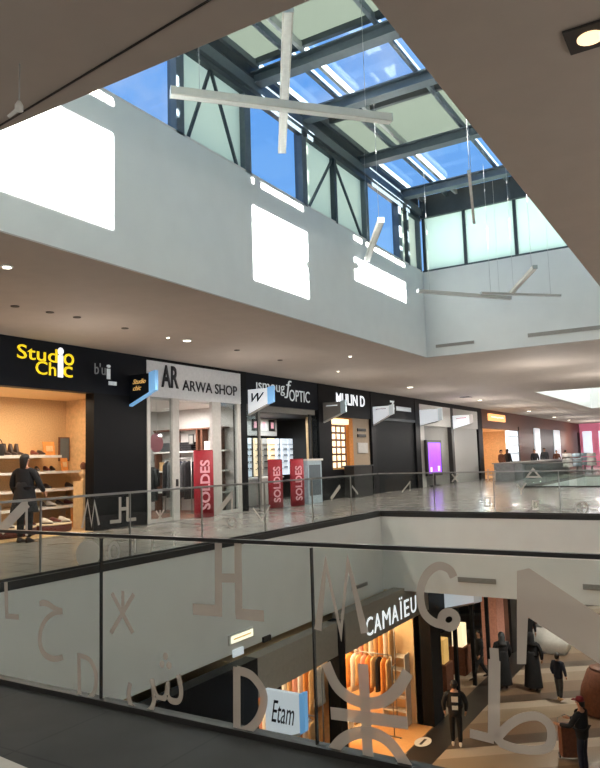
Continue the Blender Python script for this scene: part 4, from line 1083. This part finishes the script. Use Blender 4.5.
for z in (.4, .8, 1.2, 1.6, 2.0): MB().box(-9.7, -8.9, 20.35, 20.72, zl + z, zl + z + .03).build('shelf_board', 'white', t)
for x in (-9.7, -8.93): MB().box(x, x + .03, 20.35, 20.72, zl + .01, zl + 2.1).build('upright', 'white', t)
t = thing('display_table', 'pale wood table of folded clothes in the bright lower shop', 'table', (-9.6, 17.6, zl))
MB().box(-10.1, -9.1, 17.0, 18.4, zl + .72, zl + .77).build('tabletop', 'wood', t)
for x in (-10.05, -9.2):
    for y in (17.05, 18.3): MB().box(x, x + .05, y, y + .05, zl + .01, zl + .72).build('leg', 'wood', t)
for i, (y, m, lab) in enumerate(((17.3, 'cloth_orange', 'orange'), (17.7, 'cloth_white', 'white'), (18.1, 'cloth_tan', 'tan'))):
    t = thing('folded_clothes', '%s folded pile on the pale wood table in the bright lower shop' % lab, 'clothes', (-9.6, y, zl + .77), 'folded piles on the lower table')
    b = MB()
    for k in range(4): b.box(-9.75 - .01 * k, -9.4, y - .15, y + .15, zl + .771 + k * .05, zl + .818 + k * .05)
    b.build('pile_body', m, t)
yb = onX(313, 720, -7.9).y - 14.3; ye = onX(286, 735, -8.1).y - 13.42
t = thing('poster_easel', 'leaning cream poster board by the lower shop entrance', 'poster', (-8.3, 13.42 + ye, zl))
MB().prism([(-8.0, 13.1 + ye, zl + .5), (-8.0, 13.75 + ye, zl + .5), (-8.15, 13.75 + ye, zl + 1.9), (-8.15, 13.1 + ye, zl + 1.9)], (-.03, 0, 0)).build('board', 'cloth_white', t)
MB().prism([(-7.997, 13.25 + ye, zl + .9), (-7.997, 13.6 + ye, zl + .9), (-8.11, 13.6 + ye, zl + 1.6), (-8.11, 13.25 + ye, zl + 1.6)], (.004, 0, 0)).build('print', 'cloth_orange', t)
for y in (13.15 + ye, 13.7 + ye): MB().tube([(-7.95, y, zl + .01), (-8.16, y, zl + 1.95)], .02, 8).build('leg', 'wood', t)
MB().tube([(-8.6, 13.42 + ye, zl + .01), (-8.2, 13.42 + ye, zl + 1.8)], .02, 8).build('leg', 'wood', t)
t = thing('banner_stand', 'narrow purple feather banner at the lower shop entrance', 'banner', (-7.9, 14.3 + yb, zl))
MB().tube([(-7.9, 14.3 + yb, zl + .03), (-7.9, 14.3 + yb, zl + 2.1)], .015, 8).build('pole', 'rail', t)
MB().prism([(-7.88, 14.32 + yb, zl + .5), (-7.88, 14.6 + yb, zl + .8), (-7.88, 14.62 + yb, zl + 1.6), (-7.88, 14.32 + yb, zl + 2.1)], (-.01, 0, 0)).build('flag', 'purple', t)
MB().lathe((-7.9, 14.3 + yb, zl + .006), [(.16, 0), (.16, .03)], 14).build('base', 'sensor', t)
# lower shops beyond the pillar
struct('wall_lower_shop_dark', MB().box(XL - .3, XL, 21.6, 27.0, -3.6, ZLC - .005), 'black')
struct('wall_lower_shop_back', MB().box(-12, -11.9, 21.6, 34, zl, ZLC - .005), 'sensor')
for i, y in enumerate((23.2, 25.0, 26.8)):
    struct('wall_lower_mullion_%d' % (i + 1), MB().box(XL - .12, XL, y, y + .14, zl, -3.6), 'black')
struct('wall_lower_pillar_3', MB().box(XL - .5, XL + .1, 27.6, 28.6, zl, ZLC - .005), 'cloth_pink')
struct('wall_lower_pillar_4', MB().box(XL - .5, XL + .1, 29.6, 30.6, zl, ZLC - .005), 'sensor')
struct('wall_lower_front_far', MB().box(XL - .3, XL, 28.6, 40, zl, ZLC - .005), 'cloth_brown')
struct('wall_lower_far', MB().box(-13, 9, 44, 44.3, zl, ZLC - .005), 'greyband')
for i, (y, z, m, lab) in enumerate(((22.5, 1.0, 'box_lit', 'nearest the corner pillar'), (24.2, .9, 'orange_text', 'middle of three'), (26.2, 1.0, 'box_lit', 'furthest of three'))):
    t = thing('lit_display', 'warm lit display cube in the dark lower shop, %s' % lab, 'display', (-9, y, zl), 'warm lit displays in the dark lower shop')
    MB().box(-9.5, -8.9, y - .35, y + .35, zl + .01, zl + z).build('plinth', 'cloth_brown', t)
    MB().box(-9.4, -9.0, y - .25, y + .25, zl + z, zl + z + .8).build('light_case', m, t)
# low white counter and brown planter on the lower concourse
p = onZ(548, 650, zl)
t = thing('promotion_counter', 'white sloping-sided stall top on the far lower concourse, under the frosted triangle', 'counter', (p.x, p.y, zl))
MB().loft([[(p.x + sx * w, p.y + sy * w * .7, zl + z) for sx, sy in ((-1, -1), (1, -1), (1, 1), (-1, 1))] for z, w in ((.01, .8), (.5, .8), (1.0, .35))]).build('stall_body', 'white', t)
MB().box(p.x - .36, p.x + .36, p.y - .26, p.y + .26, zl + 1.0, zl + 1.05).build('stall_top', 'white', t)
p = onZ(607, 712, zl)
t = thing('round_planter', 'large rounded brown tub on the lower concourse, cut by the photo edge', 'planter', (p.x, p.y, zl))
MB().lathe((p.x, p.y, zl + .005), [(.75, 0), (.8, .1), (.72, .7), (.5, 1.25), (.42, 1.3)], 24).build('tub', 'cloth_brown', t)
MB().lathe((p.x, p.y, zl + 1.3), [(.42, 0), (.44, .04), (.38, .05)], 24).build('rim', 'brown', t)

# ------------------------------------------------------------------ people
def skin_obj(name, chains, m, parent):
    bm = bmesh.new(); lay = bm.verts.layers.skin.verify(); V = {}
    def vert(p, r):
        k = tuple(round(x, 4) for x in p)
        if k not in V:
            v = bm.verts.new(p); rr = r if isinstance(r, tuple) else (r, r); v[lay].radius = rr; V[k] = v
            if len(V) == 1: v[lay].use_root = True
        return V[k]
    for ch in chains:
        prev = None
        for p, r in ch:
            v = vert(p, r)
            if prev is not None and v is not prev and bm.edges.get((prev, v)) is None: bm.edges.new((prev, v))
            prev = v
    me = bpy.data.meshes.new(name); bm.to_mesh(me); bm.free()
    o = bpy.data.objects.new(name, me); COL.objects.link(o)
    o.modifiers.new('skin', 'SKIN').use_smooth_shade = True
    s = o.modifiers.new('sub', 'SUBSURF'); s.levels = 1; s.render_levels = 1
    bpy.context.view_layer.update()
    me2 = bpy.data.meshes.new_from_object(o.evaluated_get(bpy.context.evaluated_depsgraph_get()))
    bpy.data.objects.remove(o); bpy.data.meshes.remove(me)
    me2.materials.clear()
    return me2
def link(name, me, m, parent):
    me.name = name
    for x in (m if isinstance(m, list) else [m]): me.materials.append(M[x])
    o = bpy.data.objects.new(name, me); COL.objects.link(o); o.parent = parent; return o

def person(label, loc, h, rz, top='cloth_black', legs='cloth_black', shoes='shoe_dark', hair='short', long_=None, step=.0, arms=((0.02, -.05), (0.02, -.05)), hood=None, scarf=None, group=None, bag=None, backprint=None, hat=None, width=1.0):
    """front faces local -y; h standing height"""
    t = thing('person', label, 'person', loc, group, rz)
    k = h / 1.75
    def S(x, y, z): return (x * k, y * k, z * k)
    st = step
    hipL, hipR = S(.09, 0, .9), S(-.09, 0, .9)
    kneeL, kneeR = S(.1, -.03 - st * .5, .5), S(-.1, -.03 + st * .35, .5)
    ankL, ankR = S(.1, -st, .09), S(-.1, st * 1.0, .09 + (.05 if st else 0))
    sh = 1.43
    arm = []
    for s, (ex, ey) in zip((1, -1), arms):
        shp = S(s * .19 * width, 0, sh - .02); el = S(s * (.25 + ex) * width, ey * .5 + .03, 1.14); wr = S(s * (.24 + ex * .5) * width, ey - .06, .9 - ey * -.0 + max(0, -ey - .1) * .8)
        arm.append((shp, el, wr))
    torso = [(S(0, 0, .93), (.15 * k, .1 * k)), (S(0, 0, 1.1), (.135 * k, .095 * k)), (S(0, 0, 1.28), (.155 * k, .105 * k)), (S(0, .0, 1.42), (.11 * k, .08 * k))]
    # body: one skinned surface, head shaped on a neck, hands with fingers
    ch = [[(torso[0][0], .085 * k), (torso[1][0], .09 * k), (torso[2][0], .115 * k), (torso[3][0], .08 * k), (S(0, .0, 1.5), .048 * k), (S(0, -.01, 1.58), .068 * k), (S(0, -.012, 1.66), .086 * k), (S(0, -.005, 1.72), .055 * k)]]
    for s, (a, b, c) in zip((1, -1), arm): ch.append([(torso[3][0], .08 * k), (a, .05 * k), (b, .038 * k), (c, .026 * k)])
    for hp, kn, an in ((hipL, kneeL, ankL), (hipR, kneeR, ankR)): ch.append([(torso[0][0], .085 * k), (hp, .07 * k), (kn, .05 * k), (an, .035 * k)])
    me = skin_obj('body', ch, 'skin', t)
    bm = bmesh.new(); bm.from_mesh(me)
    mb = MB(); mb.bm.free(); mb.bm = bm
    mb.ell(S(0, -.1, 1.635), .012 * k, .02 * k, .022 * k, 6, 4)          # nose
    for s in (-1, 1): mb.ell(S(s * .088, 0, 1.64), .012 * k, .02 * k, .03 * k, 6, 4)  # ears
    n0 = len(bm.faces)
    for s in (-1, 1): mb.ell(S(s * .033, -.088, 1.66), .013 * k, .008 * k, .008 * k, 6, 4)
    mb.ell(S(0, -.086, 1.59), .024 * k, .008 * k, .006 * k, 6, 4)
    bm.faces.ensure_lookup_table()
    for f in bm.faces[n0:]: f.material_index = 1
    for s, (a, b, c) in zip((1, -1), arm):
        c = Vector(c); d = (c - Vector(b)).normalized(); side = Vector((0, -1, 0)); side = (side - d * side.dot(d)).normalized(); nn = d.cross(side)
        mb.tube([c - d * .01 * k, c + d * .04 * k, c + d * .085 * k], [.024 * k, .033 * k, .03 * k], 8)
        for j in range(4):
            o = side * ((j - 1.5) * .016 * k); L_ = (.06, .075, .072, .052)[j] * k
            mb.tube([c + d * .08 * k + o, c + d * (.08 * k + L_ * .5) + o + nn * .006 * k * s, c + d * (.08 * k + L_) + o + nn * .018 * k * s], [.0095 * k, .0085 * k, .006 * k], 6)
        mb.tube([c + d * .03 * k + side * .02 * k, c + d * .06 * k + side * .05 * k, c + d * .09 * k + side * .058 * k], [.011 * k, .01 * k, .007 * k], 6)
    bm.to_mesh(me); bm.free()
    link('body', me, ['skin', 'hair'], t)
    # clothes follow the same joints
    c2 = [[(torso[2][0], (.2 * k * width, .145 * k)), (torso[1][0], (.19 * k * width, .145 * k)), (torso[0][0], (.2 * k, .15 * k)), (S(0, 0, .78), (.21 * k, .16 * k))], [(torso[2][0], (.2 * k * width, .145 * k)), (torso[3][0], (.13 * k, .1 * k)), (S(0, .005, 1.485), (.07 * k, .07 * k))]]
    for s, (a, b, c) in zip((1, -1), arm): c2.append([(torso[3][0], (.13 * k, .1 * k)), (a, .085 * k), (b, .068 * k), (tuple(Vector(b) + (Vector(c) - Vector(b)) * .93), .05 * k)])
    link('jacket', skin_obj('jacket', c2, top, t), top, t)
    if long_:
        z1 = long_
        b = MB(); b.loft([[(rx * k * math.cos(a), ry * k * math.sin(a) + (-st * .2 * k if z < .6 else 0), z * k) for a in [2 * PI * j / 20 for j in range(20)]] for z, rx, ry in
                          ((z1, .29, .24), (z1 + .04, .285, .235), ((z1 + .95) / 2, .255, .205), (.98, .22, .17), (1.12, .19, .15), (1.2, .17, .13))])
        b.build('coat_skirt', top, t, local=True)
    if not long_ or long_ > .2:
        c3 = [[(S(0, 0, 1.02), (.15 * k, .11 * k)), (S(0, 0, .92), (.17 * k, .125 * k))]]
        for hp, kn, an in ((hipL, kneeL, ankL), (hipR, kneeR, ankR)): c3.append([(S(0, 0, .92), (.17 * k, .125 * k)), (hp, .112 * k), (kn, .08 * k), (an, .066 * k)])
        link('trousers', skin_obj('trousers', c3, legs, t), legs, t)
    for an in (ankL, ankR):
        b = MB(); x, y, z = an; z -= .09 * k
        b.loft([[(x + w * k * math.cos(a), y + yy * k, z + hh * k * .5 + hh * k * .5 * math.sin(a)) for a in [2 * PI * j / 10 for j in range(10)]] for yy, w, hh in ((.07, .025, .06), (.045, .04, .11), (0, .042, .12), (-.08, .045, .075), (-.15, .04, .05), (-.18, .015, .03))])
        b.build('shoe', shoes, t, local=True)
    hc = S(0, .005, 1.66)
    if hood:
        b = MB(); b.loft([[(rx * k * math.cos(a), (oy + ry * math.sin(a)) * k, z * k) for a in [2 * PI * j / 16 for j in range(16)]] for z, rx, ry, oy in ((1.36, .2, .14, .01), (1.44, .16, .125, .015), (1.52, .105, .1, .03), (1.62, .112, .105, .035), (1.7, .105, .105, .02), (1.76, .07, .075, .012), (1.785, .015, .02, .01))])
        b.build('headscarf', hood, t, local=True)
    else:
        b = MB()
        n = 14
        b.loft([[((rx) * k * math.cos(a), (oy + ry * math.sin(a)) * k, z * k) for a in [2 * PI * j / n for j in range(n)]] for z, rx, ry, oy in ((1.56 if hair == 'short' else 1.42, .05, .03, .075), (1.6, .085, .05, .05), (1.66, .096, .075, .03), (1.71, .092, .09, .01), (1.75, .065, .07, .0), (1.77, .015, .02, 0))])
        b.build('hair', 'hair', t, local=True)
    if hat:
        b = MB(); b.loft([[(rx * k * math.cos(a), (oy + ry * math.sin(a)) * k, z * k) for a in [2 * PI * j / 14 for j in range(14)]] for z, rx, ry, oy in ((1.69, .1, .105, 0), (1.74, .1, .1, 0), (1.79, .07, .07, 0), (1.8, .02, .02, 0))]); b.box(-.06 * k, .06 * k, -.19 * k, -.09 * k, 1.69 * k, 1.705 * k)
        b.build('cap', hat, t, local=True)
    if scarf:
        b = MB(); b.loft([[((.085 + dr) * k * math.cos(a), (.08 + dr) * k * math.sin(a), z * k) for a in [2 * PI * j / 14 for j in range(14)]] for z, dr in ((1.42, .03), (1.47, .05), (1.52, .02))]); b.build('scarf', scarf, t, local=True)
    if backprint:
        b = MB(); b.box(-.09 * k, .09 * k, .1 * k, .158 * k, 1.22 * k, 1.36 * k); b.box(-.08 * k, .08 * k, .1 * k, .158 * k, 1.02 * k, 1.12 * k, ); b.build('back_print', backprint, t, local=True)
    if bag:
        b = MB(); b.loft([[(-.3 * k + .05 * k * math.cos(a), .15 * k * math.sin(a), z * k) for a in [2 * PI * j / 12 for j in range(12)]] for z in (.72, .76, 1.0, 1.04)]); b.build('shoulder_bag', bag, t, local=True)
    return t
# camera-facing helpers: bearing from camera
def away(p): return math.atan2(p[1], p[0]) - PI / 2       # local +y points away from the camera -> face towards it
def ppl(u, v, z): p = onZ(u, v, z); return (p.x, p.y, z + .007)
p = ppl(24, 543, 0); person('person in a long black coat shopping before the shoe shelves', p, 1.88, away(p) + PI * .8, 'cloth_black', 'cloth_black', 'shoe_dark', long_=.6, hair='long', width=1.1, arms=((.03, -.1), (.02, -.2)))
p = ppl(457, 747, zl); person('person all in black with pale prints on the back, walking below beside the black pillar', p, 1.78, away(p) + PI, 'cloth_black', 'cloth_black', 'shoe_white', backprint='cloth_white', width=1.15, step=.1)
p = ppl(481, 679, zl); person('person in dark clothes striding past the lower glazed shop', p, 1.7, away(p) - 1.2, 'cloth_black', 'cloth_black', 'shoe_dark', step=.32)
p = ppl(504, 688, zl); person('person in a long black dress and headscarf on the lower concourse, left of two', p, 1.86, away(p) + PI + .4, 'cloth_black', 'cloth_black', 'shoe_dark', long_=.12, hair='long', hood='cloth_grey', width=1.05)
p = ppl(534, 690, zl); person('tall person in a long black hooded robe on the lower concourse, right of two', p, 1.9, away(p) + PI - .2, 'cloth_black', 'cloth_black', 'shoe_dark', long_=.1, hood='cloth_black', width=1.1)
p = ppl(530, 655, zl); person('person with dark hair partly hidden behind the tall hooded figure below', p, 1.7, away(p) + .3, 'cloth_black', 'cloth_navy', 'shoe_dark', hair='long')
p = ppl(560, 701, zl); person('child in a dark jacket with bare-coloured shoes walking on the lower concourse', p, 1.5, away(p) + PI - .5, 'cloth_navy', 'cloth_grey', 'cloth_tan', step=.12)
PR = ppl(585, 775, zl); person('person in dark jacket and red cap pushing a brown trolley on the lower concourse', PR, 1.85, away(PR) - 2.0, 'cloth_black', 'cloth_navy', 'shoe_dark', hat='darkred', width=1.15, arms=((.0, -.38), (.0, -.38)))
# trolley in front of that person
q = onZ(570, 760, zl)
t = thing('shopping_trolley', 'brown upright wheeled trolley beside the capped person at the lower right', 'trolley', (q.x, q.y, zl), None, away(q) + .3)
MB().box(-.22, .22, -.16, .16, .12, .85).build('bag_body', 'cloth_brown', t, local=True)
MB().box(-.23, .23, -.17, .17, .85, .9).build('lid', 'brown', t, local=True)
MB().tube([(-.2, .18, .1), (-.2, .2, 1.0), (0, .22, 1.08), (.2, .2, 1.0), (.2, .18, .1)], .014, 8).build('handle', 'rail', t, local=True)
for s in (-1, 1):
    b = MB(); b.loft([[(s * (.2 + dx), .14 + .075 * math.cos(a), .082 + .075 * math.sin(a)) for a in [2 * PI * j / 14 for j in range(14)]] for dx in (0, .03)]); b.build('wheel', 'sensor', t, local=True)
# far upstairs people
for u, v, h, lab, tp, rz in ((536, 476, 1.85, 'dark clothed person behind the far kiosk counter, leftmost', 'cloth_black', .4), (546, 476, 1.95, 'person in grey behind the far kiosk counter with a bare head', 'cloth_grey', -.3), (558, 475, 1.75, 'dark clothed person behind the far kiosk counter, between the white columns', 'cloth_brown', .2), (567, 475, 1.75, 'dark clothed person at the far right end of the kiosk counter', 'cloth_black', 2.8)):
    p = ppl(u, v, 0); p = (-12.45, p[1] * 12.45 / -p[0], .0); person(lab, p, h, away(p) + rz, tp, 'cloth_black', group='people at the far kiosk')
p = onX(487, 482, XF + .5); person('dark clothed shopper at the left of the orange lit shop', (XF + .5, 47.2, 0), 1.85, 1.2, 'cloth_brown', 'cloth_black', group='shoppers at the orange lit shop')
person('dark clothed shopper in the middle of the orange lit shop entrance', (XF + .6, 48.4, 0), 1.9, 2.6, 'cloth_black', 'cloth_black', group='shoppers at the orange lit shop', hair='long')

# ------------------------------------------------------------------ world, sun and lamps
w = bpy.data.worlds.new('sky'); SC.world = w; w.use_nodes = True
nt = w.node_tree; nt.nodes.clear()
o = nt.nodes.new('ShaderNodeOutputWorld'); bg = nt.nodes.new('ShaderNodeBackground'); nt.links.new(bg.outputs[0], o.inputs[0])
tc = nt.nodes.new('ShaderNodeTexCoord'); sp = nt.nodes.new('ShaderNodeSeparateXYZ'); nt.links.new(tc.outputs['Generated'], sp.inputs[0])
r = nt.nodes.new('ShaderNodeValToRGB'); r.color_ramp.elements[0].color = lin((165, 210, 255)); r.color_ramp.elements[1].color = lin((104, 174, 255))
r.color_ramp.elements[0].position = .0; r.color_ramp.elements[1].position = .55
nt.links.new(sp.outputs[2], r.inputs[0])
nz = nt.nodes.new('ShaderNodeTexNoise'); nz.inputs['Scale'].default_value = 5; nz.inputs['Detail'].default_value = 6; nt.links.new(tc.outputs['Generated'], nz.inputs[0])
r2 = nt.nodes.new('ShaderNodeValToRGB'); r2.color_ramp.elements[0].position = .54; r2.color_ramp.elements[1].position = .8
r2.color_ramp.elements[0].color = (0, 0, 0, 1); r2.color_ramp.elements[1].color = (.8, .8, .8, 1)
nt.links.new(nz.outputs['Fac'], r2.inputs[0])
mx = nt.nodes.new('ShaderNodeMixRGB'); mx.inputs[2].default_value = (.85, .9, 1, 1)
nt.links.new(r2.outputs[0], mx.inputs[0]); nt.links.new(r.outputs[0], mx.inputs[1]); nt.links.new(mx.outputs[0], bg.inputs[0])
bg.inputs[1].default_value = 1.0

sd = bpy.data.lights.new('sun', 'SUN'); sd.energy = 75; sd.angle = math.radians(.6); sd.color = (1, .95, .86)
so = bpy.data.objects.new('sun', sd); COL.objects.link(so)
dirv = Vector((-1, 0, -.36)).normalized()
so.rotation_euler = dirv.to_track_quat('-Z', 'Y').to_euler()

# area lamps added behind frosted panes and over the second well, imitating daylight
area((-4.6, WY1 + 1.0, 8.2), (-PI / 2, 0, 0), 5.8, 1.7, 190, (.95, 1, .98))
for y, L in ((9.8, 1.8), (14.56, 3.0), (19.2, 1.2)):
    area((WX0 - .5, y, 8.1), (0, -PI / 2, 0), 1.6, L, 4 * L, (.95, 1, .97))
area((-4.6, 43.5, 8.6), (0, 0, 0), 5.8, 16, 30000, (.97, .99, 1))
# shop lamps
area((-14.5, 10.5, 3.3), (0, 0, 0), .8, 4.5, 105, (1, .78, .54))
area((-15.2, 16.3, 3.3), (0, 0, 0), 1.6, 3, 260, (1, .93, .88))
area((-15.0, 22, 3.2), (0, 0, 0), 1.2, 4, 110, (.95, 1, 1))
area((-15.2, 49, 3.2), (0, 0, 0), 1.6, 6, 150, (1, .8, .58))
area((-10.6, 18, -2.6), (0, 0, 0), 3, 4.4, 420, (1, .72, .42))
area((-10.4, 13.4, -2.6), (0, 0, 0), 3, 2.6, 170, (1, .78, .52))
area((-10, 24.5, -2.6), (0, 0, 0), 2, 4, 60, (1, .75, .5))
# concourse fill: spots and bare points added without fittings to raise the ambient
for x, y, pw in ((-11, 9, 60), (-11, 13, 60), (-11, 18, 60), (-11, 24, 60), (-11, 30, 60), (-11, 38, 60), (-11.5, 50, 70), (-11.5, 62, 80), (-11.5, 72, 80), (-4, 27, 90), (2.5, 10, 60), (2.5, 2, 50)):
    spot((x, y, ZC - .1), pw * 7, (1, .92, .82), 150)
for x, y, z, pw in ((3, 0, 2.4, 130), (4, 7, 2.4, 160), (4, 14, 2.4, 160), (4, 22, 2.6, 160), (-3, -3, 2.4, 170), (-10, 0, 2.4, 260), (-4, 29, 2.9, 120), (-11.2, 10, 2.9, 40), (-11.2, 16, 2.9, 40), (-11.2, 22, 2.9, 40), (-11.2, 30, 2.9, 60), (-11.2, 37, 2.7, 150), (-11.2, 44, 2.7, 150), (-11.2, 54, 2.7, 140), (-11.2, 64, 2.7, 150), (-11.2, 74, 2.7, 260), (-5, 24, 2.9, 120)):
    point((x, y, z), pw, (1, .94, .88), 0)  # bare points added to brighten ceilings and shopfronts, no fittings there
for x, y in ((-5, 25), (-5, 31), (-3, 36)):
    spot((x, y, ZLC - .1), 620, (1, .9, .78), 150)
SC.view_settings.view_transform = 'Standard'
SC.view_settings.look = 'None'
SC.view_settings.exposure = 0
SC.cycles.max_bounces = 10
SC.cycles.transparent_max_bounces = 24
